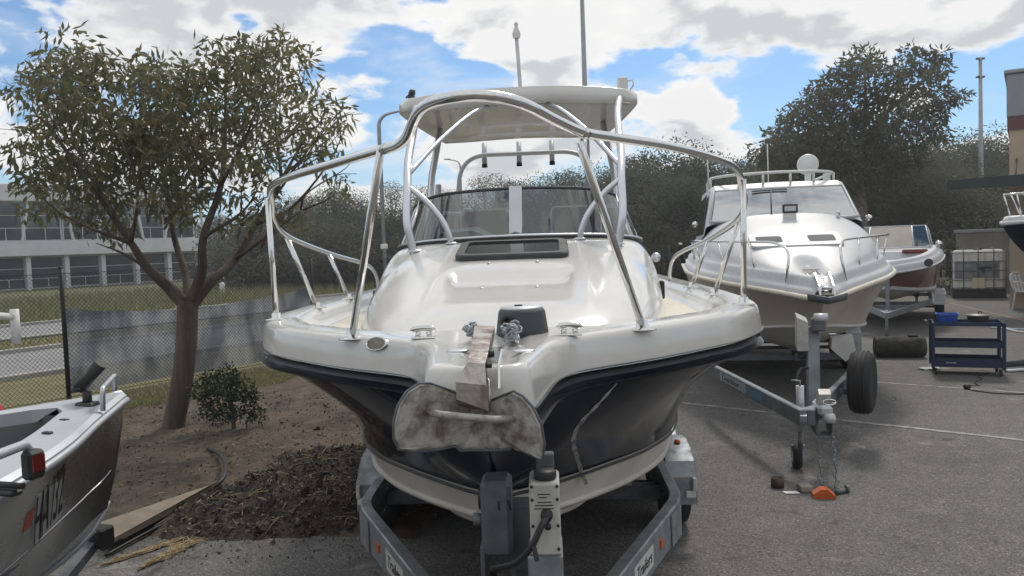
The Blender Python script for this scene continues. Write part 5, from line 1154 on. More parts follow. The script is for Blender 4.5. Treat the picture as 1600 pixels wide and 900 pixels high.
# bow rails (two separate halves) and stanchions
def rail2(pts, posts):
    b = MB(); b.tube(fillet(pts, .14, 6), .014, 10); r = b.build('bow_rail', chrome, tb)
    for a, c in posts: b = MB(); b.tube([a, c], .011, 8); b.build('stanchion', chrome, r)
for sg in (-1, 1):
    k = 1
    rail2([(sg*.30, .45, z2at(sg*.28, .5) - .01), (sg*.25, .50, 1.80), (sg*.36, .86, 1.89), (sg*1.16, 2.1, 1.93), (sg*1.20, 2.85, 1.93), (sg*1.16, 2.95, z2at(sg*1.16, 2.95) - .02)],
          [((sg*.56, 1.02, z2at(sg*.56, 1.02) - .01), (sg*.60, 1.22, 1.90)), ((sg*.86, 1.5, z2at(sg*.86, 1.5) - .01), (sg*.92, 1.72, 1.915)), ((sg*1.1, 2.2, z2at(sg*1.1, 2.2) - .01), (sg*1.175, 2.3, 1.93))])
b = MB(); zc = [z2at(0, s_) for s_ in (.1, .4, .75)]
for x in (-.075, .06): b.prism([(x, -.17, 1.36), (x, .1, zc[0] - .01), (x, .4, zc[1] - .01), (x, .75, zc[2] - .01), (x, .75, zc[2] + .05), (x, .4, zc[1] + .05), (x, .1, zc[0] + .05), (x, -.14, 1.45)], (.014, 0, 0))
b.prism([(-.075, -.16, 1.37), (-.075, .1, zc[0] + .004), (-.075, .75, zc[2] + .004), (-.075, .75, zc[2] - .01), (-.075, .1, zc[0] - .01), (-.075, -.16, 1.36)], (.15, 0, 0)); b.build('bow_roller_channel', chrome, tb)
b = MB(); b.box((-.09, .76, zc[2] - .03), (.10, .92, zc[2] + .09), .02); b.build('anchor_winch', chrome, tb)
b = MB(); b.lathe([(.03, -.05), (.018, 0), (.03, .05)], (.0, -.12, 1.425), 'X', 12); b.build('roller', chrome, tb)
a2 = thing('stowed_anchor', 'blue grey steel plough anchor stowed under the bow roller of the tan boat', 'anchor', (O2[0], O2[1], 0), B2.yaw)
b = MB(); rows = []
for u in np.linspace(-1, 1, 13): rows.append([(.19*u, -.26 + .10*abs(u), 1.375 - .04*(1-abs(u))), (.185*u, -.20 + .05*abs(u), 1.27 + .035*abs(u)), (.10*u, .0, 1.29 + .02*abs(u))])
b.grid(rows, True); b.build('fluke', galvd, a2, solid=.012); b = MB(); b.bar((0, -.12, 1.36), (0, .60, zc[2] - .01), .03, .07); b.build('shank', galv, a2)
for sg in (-1, 1):
    b = MB(); b.lathe([(0, -.05), (.04, -.03), (.045, .04), (0, .05)], (sg*1.14, 3.05, 2.16), 'Y', 10); b.build('horn_light', chrome, tb)
b = MB(); b.tube([(-1.29, 3.6, 1.62), (-1.35, 3.5, 1.82), (-1.34, 3.45, 1.9)], .03, 8); b.build('side_fender', blackp, tb)

# ---- its trailer
t2 = thing('boat_trailer', 'blue grey steel trailer under the tan boat with spare wheel and jockey wheel', 'trailer', (O2[0], O2[1], 0), B2.yaw)
def L2d(px, py, d): return B2.loc(PD(px, py, d))
def L2g(px, py, z): return B2.loc(PG(px, py, z))
m_tr2 = mat('blue_grey_painted_steel', (.20, .225, .25), .5, .3, var=.5, vscale=5, dark=(.13, .145, .16), rvar=.2)
apex = L2g(1262, 655, .50); bl = L2d(1113, 582, 8.7); bl[2] = .52
for sg in (-1, 1):
    e = bl if sg < 0 else np.array([*L2d(1350, 572, 8.8)[:2], .52])
    b = MB(); b.bar(apex + np.array([sg*.03, .05, .0]), e, .06, .13, bev=.008); bm_ = b.build('draw_beam', m_tr2, t2)
    b = MB(); b.bar(e, (sg*.85, 6.4, .50), .06, .13, bev=.008); b.build('side_beam', m_tr2, t2)
    if sg < 0:
        ap_ = apex + np.array([-.03, .05, 0]); d = nrm(e - ap_); q = ap_ + d * np.linalg.norm(e - ap_) * .68; nn = nrm(np.cross(d, (0, 0, 1))) * -1
        if nn[1] > 0: nn = -nn
        sm_ = mat('pale_blue_decal', (.42, .50, .56), .5, var=.3, vscale=10); rr = rrect(.40, .045, .04)
        MM = basis(q + nn*.0305, -d, (0, 0, 1)); b = MB(); b.prism([tuple(MM @ Vector((x, y, 0))) for x, y in rr], tuple(nn*.001)); lb = b.build('maker_decal', sm_, t2)
        text('Dunbier', .08, ink, lb, basis(q + nn*.0325, -d, (0, 0, 1)) @ Matrix.Translation((-.06, 0, 0)), sx=2.0)
        b = MB(); MM = basis(q + nn*.0305 - d*.62, -d, (0, 0, 1)); b.prism([tuple(MM @ Vector((x, y, 0))) for x, y in rrect(.20, .04, .02)], tuple(nn*.001)); b.build('blue_stripe', mat('mid_blue_decal', (.10, .24, .38), .5), t2)
for y in (1.9, 3.6, 5.6):
    b = MB(); b.box((-.85, y - .04, .42), (.85, y + .04, .49)); b.build('cross_member', m_tr2, t2); b = MB(); zr = float(pchip(S2, K2, y)); b.lathe([(.03, -.06), (.018, 0), (.03, .06)], (0, y - .08, zr - .02), 'X', 12); b.build('keel_roller', blackp, t2); b = MB(); b.box((-.03, y - .1, .42), (.03, y - .05, zr - .02)); b.build('roller_bracket', m_tr2, t2)
for sg in (-1, 1):
    for y in (3.9, 4.6):
        b = MB(); b.lathe([(.17, -.08), (.25, -.09), (.3, -.06), (.305, 0), (.3, .06), (.25, .09), (.17, .08)], (sg*1.02, y, .305), 'X', 28); w = b.build('wheel', rubber, t2); b = MB(); b.lathe([(.172, -.07), (.05, .02*sg), (0, .03*sg)], (sg*1.02, y, .305), 'X', 20); b.build('rim', galv, w)
        b = MB(); b.tube([(0, y, .305), (sg*.95, y, .305)], .025, 8); b.build('axle', galvd, t2)
    b = MB(); pr = [(3.5, .3), (3.52, .55), (3.62, .64), (4.88, .64), (4.98, .55), (5.0, .3)]; b.grid([[(sg*.92, y, z), (sg*1.13, y, z)] for y, z in pr], False); b.build('mudguard', galv, t2, solid=.006)
    b = MB(); b.bar((sg*.55, 2.2, .60), (sg*.6, 6.2, .585), .1, .05); b.build('bunk', blackp, t2)
q = L2d(1318, 548, 8.9); b = MB(); b.prism([q + np.array(p) for p in ((-.12, 0, .14), (.10, 0, .17), (.15, .05, -.05), (.03, .05, -.13), (-.13, 0, .02))], (0, .12, .01)); b.build('front_guard', whitep, t2)
# winch post, winch and white jerry box
pt, pbm = L2d(1262, 505, 7.55), L2d(1268, 640, 7.15)
b = MB(); b.bar(pbm + np.array([.02, 0, -.03]), pt + np.array([.04, 0, -.05]), .11, .09, up=(0, 1, 0), bev=.008); b.build('winch_post', m_tr2, t2)
c = L2d(1280, 505, 7.45); b = MB(); b.box(c - np.array([.07, .06, .07]), c + np.array([.05, .06, .05]), .01); wn = b.build('winch', galvd, t2)
b = MB(); b.lathe([(.045, -.10), (.045, .02)], tuple(c + np.array([.05, -.02, .05])), 'X', 14); b.build('winch_drum', alu, wn); b = MB(); b.tube([c + np.array([.06, -.04, -.10]), c + np.array([.14, -.04, -.10])], .008, 6); b.build('winch_handle', chrome, wn)
c0, c1 = L2d(1245, 488, 7.4), L2d(1263, 548, 7.4); b = MB(); b.prism([(c0[0], c0[1], c0[2] - .05), (c0[0], c0[1], c1[2]), (c1[0], c0[1], c1[2]), (c1[0], c0[1], c0[2] - .10)], (0, .12, .04)); b.build('battery_box', dirtyw, t2)
b = MB(); b.box((c0[0] + .015, c0[1] + .03, c1[2] - .08), (c1[0] - .02, c0[1] + .09, c1[2] + .01), .01); b.build('box_mount', blackp, t2)
b = MB(); b.tube(smooth([L2d(1262, 575, 7.3), L2d(1250, 578, 7.2), L2d(1244, 605, 7.1), L2d(1248, 640, 7.05), L2d(1262, 650, 7.1)], 6), .014, 8); b.build('brake_hose', blackp, t2)
# drawbar, coupling, jockey wheel
jb = L2g(1238, 738, 0.); ch = L2d(1288, 640, 6.35)
b = MB(); b.bar(apex + np.array([0, .15, 0]), ch + np.array([-.02, .05, -.02]), .10, .10, bev=.008); b.build('drawbar', m_tr2, t2)
b = MB(); b.box(ch + np.array([-.06, -.10, -.04]), ch + np.array([.05, .22, .05]), .025); cp = b.build('coupling', alu, t2)
b = MB(); b.prism([ch + np.array(p) for p in ((-.05, .10, .04), (-.05, -.02, .05), (-.045, -.04, .13), (-.04, .04, .16))], (.09, 0, 0)); b.build('coupling_lever', dirtyw, cp)
b = MB(); b.lathe([(.045, -.05), (.05, -.02), (.04, .015), (.02, .02)], tuple(ch + np.array([.02, -.10, -.03])), n=14); b.build('ball_socket', alu, cp)
b = MB(); b.box(ch + np.array([-.075, -.03, -.20]), ch + np.array([-.055, .20, -.03]), .004); b.box(ch + np.array([.045, -.03, -.20]), ch + np.array([.06, .20, -.03]), .004); b.box(ch + np.array([-.055, .0, -.21]), ch + np.array([.045, .04, -.19])); b.build('coupling_frame', galvd, cp)
b = MB(); b.tube([ch + np.array([.03, -.05, .06])] + [ch + np.array([.03 + .05*math.cos(a), -.05 + .01*math.sin(a), .07 + .02*math.sin(a)]) for a in np.linspace(0, 6.28, 13)], .006, 6); b.build('lock_ring', chrome, cp)
jx, jy = jb[0] + .06, jb[1] + .12
b = MB(); b.tube([(jx + .03, jy, .32), (jx + .03, jy, .70)], .033, 12); jw = b.build('jockey_post', alu, t2)
b = MB(); b.tube([(jx + .03, jy, .17), (jx + .03, jy, .34)], .022, 10); b.tube([(jx + .03, jy, .70), (jx + .03, jy, .74), (jx - .04, jy, .745)], .01, 6); b.build('jockey_shaft', galv, jw)
b = MB(); b.lathe([(.05, -.035), (.095, -.033), (.105, 0), (.095, .033), (.05, .035)], (jx - .005, jy, .105), 'X', 22); b.build('jockey_tyre', rubber, jw)
b = MB(); b.lathe([(.0, -.042), (.045, -.04), (.052, -.03), (.052, .03), (.045, .04), (0, .042)], (jx - .005, jy, .105), 'X', 16); b.build('jockey_hub', wpaint, jw)
b = MB(); b.box((jx - .05, jy - .02, .10), (jx - .042, jy + .02, .2)); b.box((jx + .034, jy - .02, .10), (jx + .042, jy + .02, .2)); b.box((jx - .05, jy - .02, .19), (jx + .06, jy + .02, .2)); b.build('jockey_fork', galv, jw)
b = MB(); b.bar((jx + .03, jy, .52), apex + np.array([-.03, .0, .0]), .05, .05); b.build('jockey_clamp', galv, t2)
for a, g in ((ch + np.array([-.05, -.02, -.20]), L2g(1281, 768, .0)), (ch + np.array([.05, -.02, -.20]), L2g(1306, 762, .0))):
    n = 13
    for i in range(n):
        u = i / (n - 1); q = a*(1-u) + (g + np.array([0, 0, .012]))*u + np.array([.01*math.sin(i*1.9), -.05*math.sin(math.pi*u), 0]); rr_ = [np.array([.011*math.cos(t) if i % 2 else 0, 0 if i % 2 else .011*math.cos(t), .022*math.sin(t)]) for t in np.linspace(0, 6.28, 9)]
        b = MB(); b.tube([q + r for r in rr_], .0042, 5); b.build('chain_link', galv, t2)
# spare wheel
sc_ = L2d(1347, 597, 7.25); sp_ = thing('spare_tyre', 'worn black spare tyre standing upright on the trailer of the tan boat', 'tyre', tuple(PD(1347, 597, 7.25)), R_(-32))
b = MB(); b.lathe([(.16, -.085), (.22, -.10), (.265, -.088), (.285, -.05), (.288, 0), (.285, .05), (.265, .088), (.22, .10), (.16, .085)], (0, 0, 0), 'X', 36); b.build('tyre', rubber, sp_)
b = MB(); b.lathe([(.165, -.08), (.15, -.04), (.06, -.02), (0, -.02)], (0, 0, 0), 'X', 24); b.build('rim', galvd, sp_)
for k in (-.05, -.017, .017, .05):
    b = MB(); b.lathe([(.286, k - .006), (.2915, k - .003), (.2915, k + .003), (.286, k + .006)], (0, 0, 0), 'X', 36); b.build('tread_rib', rubber, sp_)
b = MB(); b.bar(sc_ + np.array([-.02, .05, -.12]), apex*.55 + np.array([bl[0]*-.45*.5, bl[1]*.45, .25]), .05, .05); b.build('spare_bracket', m_tr2, t2)

# ================================================================== MAROON BOWRIDER
B3 = Frame(7.15, 15.2, R_(-27)); mb_ = thing('bowrider_boat', 'white and maroon bowrider with bright windscreen behind the tan cruiser', 'boat', (7.15, 15.2, 0), B3.yaw)
S3 = [0, .15, .5, 1., 1.6, 2.4, 3.4, 6.2]; Bb3 = [.03, .18, .46, .76, .98, 1.12, 1.17, 1.1]; Z3 = [1.32, 1.33, 1.36, 1.40, 1.46, 1.54, 1.60, 1.58]
loft_hull(mb_, S3, Bb3, Z3, [0, .0, .10, .35, .62, .84, .94, .95], [1.02, 1.02, .98, .93, .88, .84, .82, .8], [1.25, 1.12, .92, .76, .64, .57, .53, .53], maroon, hullw, 6.2)
Zr3 = [z + .01 for z in Z3]; edge_tube(mb_, 'rub_rail', S3, Bb3, Zr3, 6.2, .022, gel2, .004)
edge_tube(mb_, 'chine_stripe', S3, [0, .0, .10, .35, .62, .84, .94, .95], [1.02, 1.02, .98, .93, .88, .84, .82, .8], 6.2, .05, gel2, .0, .4)
def z_b3(T, SS, D): 
    e = pchip([0, .02, .06, .12, .14, .22, .3], [0, .08, .15, .19, .235, .26, .25], np.minimum(D, .3)); return pchip(S3, Z3, SS) + e - .5 * sst(D, .3, .36) * sst(SS, .5, .8) * (1 - sst(SS, 2.0, 2.1)) - .5 * sst(D, .3, .36) * sst(SS, 3.2, 3.3)
field(mb_, 'deck', gel2, S3, Bb3, 6.2, z_b3)
frs = MB(); wbz, wtz = 1.84, 2.36; base_ = [(-.92, 3.5), (-.86, 2.6), (-.5, 2.28), (.5, 2.28), (.86, 2.6), (.92, 3.5)]; top_ = [(-.82, 3.7), (-.76, 2.95), (-.46, 2.68), (.46, 2.68), (.76, 2.95), (.82, 3.7)]
pb_ = [np.array([x, y, wbz]) for x, y in base_]; pt_ = [np.array([x, y, wtz - (.06 if i in (0, 5) else 0)]) for i, (x, y) in enumerate(top_)]
frs.tube(pb_, .02, 6); fr3 = frs.build('windscreen_frame', alu, mb_); b = MB(); b.tube(pt_, .016, 6); b.build('frame_top', alu, fr3)
for p, q in zip(pb_, pt_): b = MB(); b.tube([p, q], .016, 6); b.build('frame_post', alu, fr3)
refl_pane = mat('painted_reflection_pane', (.52, .48, .41), .1, .6, var=.3, vscale=3)  # bright cream reflection painted into the front pane; the others stay glass
for i in range(5): b = MB(); b.add([pb_[i], pb_[i+1], pt_[i+1], pt_[i]], [(0, 1, 2, 3)]); b.build('pane', refl_pane if i == 2 else clearglass, fr3)
q = np.array([.62, 1.2, 1.66]); b = MB(); b.lathe([(.09, 0), (.09, .012), (.06, .02), (0, .02)], (.80, .95, 1.515), 'Y', 18); b.build('deck_speaker', greyp, mb_)
b = MB(); b.box((.25, 1.95, 1.70), (.8, 2.06, 1.80), .03); b.build('bow_cushion', maroon, mb_)
b = MB(); b.tube(fillet([(1.02, 3.3, 1.83), (1.0, 3.4, 1.95), (1.0, 4.0, 1.95), (1.02, 4.1, 1.83)], .06), .016, 8); b.build('grab_rail', chrome, mb_)
b = MB(); b.lathe([(0, -.07), (.07, -.05), (.085, .0), (.06, .06), (0, .07)], (1.04, 2.9, 1.90), 'Y', 14); b.build('mirror', chrome, mb_)
t3 = thing('boat_trailer', 'galvanised trailer under the white and maroon bowrider', 'trailer', (7.15, 15.2, 0), B3.yaw)
for sg in (-1, 1):
    b = MB(); b.bar((0, -.9, .50), (sg*.86, 2.6, .52), .07, .13, bev=.008); b.build('draw_beam', galv, t3); b = MB(); b.bar((sg*.86, 2.6, .52), (sg*.86, 6.0, .52), .07, .13, bev=.008); b.build('side_beam', galv, t3)
    for y in (3.6, 4.3):
        b = MB(); b.lathe([(.17, -.09), (.26, -.10), (.31, -.07), (.315, 0), (.31, .07), (.26, .10), (.17, .09)], (sg*1.06, y, .315), 'X', 26); w = b.build('wheel', rubber, t3); b = MB(); b.lathe([(.17, -.08), (.05, .02*sg), (0, .03*sg)], (sg*1.06, y, .315), 'X', 18); b.build('rim', galv, w); b = MB(); b.tube([(0, y, .315), (sg*1.0, y, .315)], .025, 8); b.build('axle', galvd, t3)
    pr = [(3.18, .42), (3.2, .66), (3.3, .72), (4.6, .72), (4.7, .66)]; b = MB(); b.grid([[(sg*.94, y, z), (sg*1.19, y, z)] for y, z in pr], False); b.build('mudguard', alu, t3, solid=.006)
    b = MB(); b.box((sg*.92, 3.14, .40), (sg*1.17, 3.17, .46), .005); b.build('front_marker', sticker, t3)
    b = MB(); b.bar((sg*.55, 2.0, .70), (sg*.55, 6.0, .66), .1, .05); b.build('bunk', blackp, t3)
    for y in (2.4, 5.6): b = MB(); b.box((sg*.52, y - .03, .5), (sg*.58, y + .03, .68)); b.build('bunk_bracket', galv, t3)
for y in (1.2, 2.6, 5.6): b = MB(); hw = .86 if y > 2 else .5; b.box((-hw, y - .04, .44), (hw, y + .04, .52)); b.build('cross_member', galv, t3)
b = MB(); b.box((-.04, -.15, .5), (.04, -.05, 1.2), .005); b.build('winch_post', galv, t3); b = MB(); b.tube([(0, -.8, -.0), (0, -.8, .6)], .03, 8); b.build('jockey_post', galv, t3)

for o_ in (mb_, t3): o_.scale = (.88, .88, .88)
# ================================================================== BOAT AT THE RIGHT EDGE (only its bow is in view)
p4 = PD(1568, 352, 12.0); rb4 = thing('sport_boat', 'dark hulled boat with white gunwale and bow rail beside the workshop wall', 'boat', (p4[0], p4[1], 0), R_(-78))
S4 = [0, .1, .4, .9, 1.6, 2.6, 5.5]; Bb4 = [.02, .14, .42, .72, 1.0, 1.18, 1.15]; Z4 = [2.02, 2.03, 2.04, 2.04, 2.02, 1.99, 1.95]
loft_hull(rb4, S4, Bb4, Z4, [0, 0, .03, .25, .6, .9, 1.0], [1.6, 1.55, 1.45, 1.3, 1.2, 1.15, 1.1], [1.95, 1.82, 1.52, 1.2, .98, .86, .82], navy, hullw, 5.5)
edge_tube(rb4, 'rub_rail', S4, Bb4, Z4, 5.5, .03, gel2, .005)
field(rb4, 'deck', gel2, S4, Bb4, 5.5, lambda T, SS, D: pchip(S4, Z4, SS) + pchip([0, .02, .06, .12], [0, .05, .09, .10], np.minimum(D, .12)))
for sg in (-1, 1):
    b = MB(); b.tube(smooth([(0, .05, 2.45), (sg*.12, .12, 2.46), (sg*.40, .5, 2.47), (sg*.85, 1.3, 2.48), (sg*1.05, 2.4, 2.45), (sg*1.08, 2.7, 2.1)], 5), .014, 8); r4 = b.build('bow_rail', chrome, rb4)
    for a, c in (((sg*.10, .22, 2.12), (sg*.12, .12, 2.46)), ((sg*.45, .75, 2.12), (sg*.44, .56, 2.47)), ((sg*.9, 1.7, 2.1), (sg*.93, 1.6, 2.48))): b = MB(); b.tube([a, c], .011, 8); b.build('stanchion', chrome, r4)
t4 = thing('boat_cradle', 'steel cradle stands under the dark boat beside the workshop', 'cradle', (p4[0], p4[1], 0), R_(-78))
for y in (2.2, 4.8):
    for sg in (-1, 1): b = MB(); b.bar((sg*.75, y, 0), (sg*.55, y, 1.02), .08, .08); b.build('stand_leg', galvd, t4)
    b = MB(); b.box((-.8, y - .05, .72), (.8, y + .05, .82)); b.build('stand_beam', galvd, t4)

# ================================================================== ALUMINIUM DINGHY
d0 = PG(189, 613, 1.3); BFD = Frame(d0[0], d0[1], R_(161.9)); dn = thing('aluminium_dinghy', 'bare aluminium dinghy with black registration HA132 on its bow', 'boat', (d0[0], d0[1], 0), BFD.yaw)
def DD(px, py, d): return BFD.loc(PD(px, py, d))
def DG(px, py, z): return BFD.loc(PG(px, py, z))
S5 = [0, .05, .2, .45, .8, 1.1, 1.4, 2.0, 4.2]; Bb5 = [.02, .05, .14, .29, .52, .68, .80, .90, .90]; Z5 = [1.275, 1.275, 1.27, 1.262, 1.255, 1.25, 1.245, 1.24, 1.22]
C5 = [0, 0, .03, .12, .27, .40, .52, .68, .74]; CZ5 = [.80, .78, .76, .72, .69, .67, .65, .62, .6]; K5 = [1.15, .95, .70, .60, .53, .50, .48, .46, .45]
rawalu = mat('bare_pressed_aluminium', (.56, .57, .59), .17, 1., var=.6, vscale=2.5, dark=(.38, .39, .405), rvar=.2, coat=.0)
satin = mat('satin_aluminium', (.58, .61, .65), .36, .6, var=.4, vscale=5, dark=(.42, .44, .47), rvar=.2)
loft_hull(dn, S5, Bb5, Z5, C5, CZ5, K5, rawalu, rawalu, 4.2, flare=.2, n=60)
def ring_field(inset):
    b = MB(); rows = []
    for sg in (-1, 1):
        rows = []
        for s in np.linspace(0, 4.2, 80):
            bo = float(pchip(S5, Bb5, s)); bi = max(0.0, bo - (.185 if s > .35 else .185 + 9)); z = float(pchip(S5, Z5, s))
            if s <= .38: bi = 0.
            rows.append([(sg*(bo + .012), s, z - .02), (sg*(bo + .014), s, z + .012), (sg*(bo - .01), s, z + .028), (sg*max(bi, 0), s, z + .035), (sg*max(bi, 0), s, z - .03 if s > .38 else z + .03)])
        b.grid(rows, False)
    return b
ring_field(.2).build('gunwale_deck', satin, dn)
b = MB()
for sg in (-1, 1):
    b.tube([(sg*(float(pchip(S5, Bb5, s)) + .012), s, float(pchip(S5, Z5, s)) - .012) for s in np.linspace(0, 4.2, 50)], .016, 8); 
b.build('gunwale_rim', satin, dn)
b = MB()
for sg in (-1, 1): b.grid([[(sg*max(.0, float(pchip(S5, Bb5, s)) - .19), s, 1.24), (sg*max(0, float(pchip(S5, Bb5, s)) - .22), s, .82)] for s in np.linspace(.4, 4.2, 30)], True)
b.grid([[(-.08, .40, 1.27), (.08, .40, 1.27)], [(-.06, .40, .82), (.06, .40, .82)]], False); b.grid([[(-.70, s, .82), (.70, s, .82)] if s > 1.2 else [(-max(.05, float(pchip(S5, Bb5, s)) - .22), s, .82), (max(.05, float(pchip(S5, Bb5, s)) - .22), s, .82)] for s in np.linspace(.4, 4.1, 14)], False)
b.build('inner_lining', mat('grey_inner_lining', (.17, .175, .18), .5, .3, var=.4, vscale=4), dn)
b = MB(); b.tube([(0, s, float(pchip(S5, K5, s)) - .008) for s in np.linspace(.12, 4.1, 40)], .014, 8); b.build('keel_strip', satin, dn)
# pressed ribs on the bow side
for zf in (.30,):
    for sg in (-1, 1):
        b = MB(); pts = []
        for s in np.linspace(.12, 4.1, 40):
            bo, z0 = float(pchip(S5, Bb5, s)), float(pchip(S5, Z5, s)); cbx = float(pchip(S5, C5, s)); czx = max(float(pchip(S5, K5, s)), float(pchip(S5, CZ5, s))); w = zf ** (1 + .4 * max(0, 1 - s/3.)); pts.append((sg*(cbx + (bo - cbx)*w), s, czx + (z0 - czx)*zf))
        b.tube(pts, .005, 6); b.build('pressed_rib', rawalu, dn)
def dside(s, z):
    bo, z0 = float(pchip(S5, Bb5, s)), float(pchip(S5, Z5, s)); cbx = float(pchip(S5, C5, s)); czx = max(float(pchip(S5, K5, s)), float(pchip(S5, CZ5, s))); u = np.clip((z - czx)/(z0 - czx), 0, 1); return cbx + (bo - cbx) * u ** (1 + .4 * max(0, 1 - s/3.))
def on_dinghy(px, py):
    best = None
    for d in np.linspace(1.8, 4.0, 260):
        p = DD(px, py, d)
        if not (0 < p[1] < 4 and p[2] < 1.25): continue
        e = abs(-p[0] - dside(p[1], p[2]))
        if best is None or e < best[0]: best = (e, p)
    return best[1]
ql, qr, qt = on_dinghy(52, 856), on_dinghy(96, 797), on_dinghy(58, 776)
cen_ = (ql + qr) / 2 + (qt - ql) / 2; ux = qr - ql; uy = qt - ql; zn = nrm(np.cross(ux, uy)); hgt_ = np.linalg.norm(uy); wid_ = np.linalg.norm(ux)
tx = text('HA132', 1.0, ink, dn, Matrix.Identity(4), 'registration')
co = np.array([v.co[:] for v in tx.data.vertices]); w_, h_ = np.ptp(co[:, 0]), np.ptp(co[:, 1]); cx_, cy_ = (co[:, 0].min() + co[:, 0].max())/2, (co[:, 1].min() + co[:, 1].max())/2
for v in tx.data.vertices:
    s_x = (v.co.x - cx_) / w_; s_y = (v.co.y - cy_) / h_; p = cen_ + ux * s_x + uy * s_y
    p = np.array([-dside(p[1], p[2]), p[1], p[2]]) + np.array([-.0025, 0, 0]) - np.array([.001, 0, 0]) * (1 if v.co.z > 0 else 0); v.co = tuple(p)
def side_patch(name, pix, m, off=.0015):
    q = [on_dinghy(*p) for p in pix]; rows = []
    for v in np.linspace(0, 1, 6):
        r = []
        for u in np.linspace(0, 1, 6):
            p = q[0]*(1-u)*(1-v) + q[1]*u*(1-v) + q[2]*u*v + q[3]*(1-u)*v; r.append((-dside(p[1], p[2]) - off, p[1], p[2]))
        rows.append(r)
    b = MB(); b.grid(rows, True); return b.build(name, m, dn)
side_patch('registration_backing', [(49, 864), (97, 800), (97, 748), (56, 772)], mat('pale_sticker', (.55, .55, .54), .5), .0008)
side_patch('permit_sticker', [(34, 834), (50, 820), (54, 792), (42, 802)], mat('orange_red_sticker', (.50, .12, .06), .5), .0012)
# fittings: bow handle, side rail with lamp, rod holder, cleat
def dtube(name, pts, r, m, fr=.03): b = MB(); b.tube(fillet(pts, fr, 5), r, 10); return b.build(name, m, dn)
zt5 = 1.29
h0_, h1_ = DG(161, 642, zt5), DG(186, 613, zt5); dtube('bow_handle', [h0_, h0_ + np.array([0, -.005, .10]), h1_ + np.array([0, .02, .09]), h1_ + np.array([0, .03, 0])], .011, satin, .025)
r0, r1 = DG(64, 740, zt5), DG(-70, 830, zt5); dtube('side_rail', [r0, r0 + np.array([.02, .03, .10]), r1 + np.array([.05, -.1, .14]), r1], .015, satin, .03)
q = DG(52, 745, zt5); b = MB(); b.box(q + np.array([-.025, -.03, -.005]), q + np.array([.02, .03, .085]), .01); nl = b.build('nav_lamp', blackp, dn); b = MB(); b.box(q + np.array([-.03, -.02, .02]), q + np.array([-.024, .022, .07])); b.build('red_lens', mat('dark_red_lens', (.14, .012, .012), .25), nl)
rh_ = DG(137, 632, zt5 + .01); b = MB(); b.box(rh_ + np.array([-.05, -.035, -.012]), rh_ + np.array([.05, .035, .012]), .01); rod = b.build('rod_holder', blackp, dn)
b = MB(); b.tube([rh_, rh_ + np.array([0, 0, .06])], .02, 10); b.build('holder_stem', blackp, rod)
pz = rh_[2]; a_, b_, c_ = DD(124, 607, PG(137, 632, zt5)[1]), DD(140, 590, PG(137, 632, zt5)[1]), DD(158, 568, PG(137, 632, zt5)[1]); b = MB(); b.tube([a_, b_, c_], [.034, .026, .03], 12); b.lathe([(.036, 0), (.036, .02)], tuple(a_ - np.array([0, 0, .012])), n=12); b.build('holder_cradle', blackp, rod)
q = DG(8, 768, zt5); b = MB(); b.box(q + np.array([-.05, -.02, -.01]), q + np.array([.05, .02, .008]), .006); b.tube([q + np.array([-.07, 0, .02]), q + np.array([.07, 0, .02])], .01, 8); b.build('cleat', blackp, dn)
for px, py in ((100, 656), (74, 676)): q = DG(px, py, zt5 + .002); b = MB(); b.box(q + np.array([-.02, -.012, -.006]), q + np.array([.02, .012, .004]), .003); b.build('rod_socket', blackp, dn)
q = PG(35, 700, .9); ql_ = BFD.loc(q); b = MB(); b.lathe([(.075, .0), (.08, .02), (.08, .26), (.05, .32), (.03, .36)], (ql_[0] + .15, ql_[1] + .05, .82), n=16); fl_ = b.build('fuel_can', redp, dn)
ax_ = DD(24, 508, 3.0); arm = thing('rod_rack_arm', '', '') if False else None
b = MB(); b.tube([ax_ + np.array([0, 0, .06]), ax_ - np.array([0, 0, .07])], .0155, 10); tp_ = b.build('rack_tube', whitep, dn)
far_ = DD(-90, 486, 2.75); b = MB(); b.tube(fillet([ax_ + np.array([0, 0, .03]), far_, np.array([far_[0] - .0, far_[1] + .1, 1.26])], .08), .013, 8); b.build('rack_arm', whitep, dn)
# its trailer: drawbar, bow post with black block, axle and wheels
t5 = thing('dinghy_trailer', 'low trailer with black rubber bow block under the aluminium dinghy', 'trailer', (d0[0], d0[1], 0), BFD.yaw)
blk = DD(152, 838, 4.02); b = MB(); b.box(blk - np.array([.07, .05, .05]), blk + np.array([.05, .05, .05]), .01); b.build('bow_block', rubber, t5)
b = MB(); b.bar(blk + np.array([0, .03, -.03]), (0, .75, .30), .05, .05); b.build('bow_post', galvd, t5); b = MB(); b.box((-.04, .6, .26), (.04, 3.9, .34), .005); b.build('drawbar', galvd, t5)
for sg in (-1, 1):
    b = MB(); b.lathe([(.15, -.07), (.24, -.075), (.27, -.04), (.275, 0), (.27, .04), (.24, .075), (.15, .07)], (sg*.95, 2.6, .275), 'X', 24); w = b.build('wheel', rubber, t5); b = MB(); b.lathe([(.15, -.06), (.04, .02), (0, .02)], (sg*.95, 2.6, .275), 'X', 16); b.build('rim', galv, w)
b = MB(); b.tube([(-.95, 2.6, .275), (.95, 2.6, .275)], .025, 8); b.build('axle', galvd, t5)
for y in (1.2, 2.6, 3.8): b = MB(); b.box((-.03, y - .03, .33), (.03, y + .03, float(pchip(S5, K5, y)) - .02)); b.build('keel_support', rubber, t5)

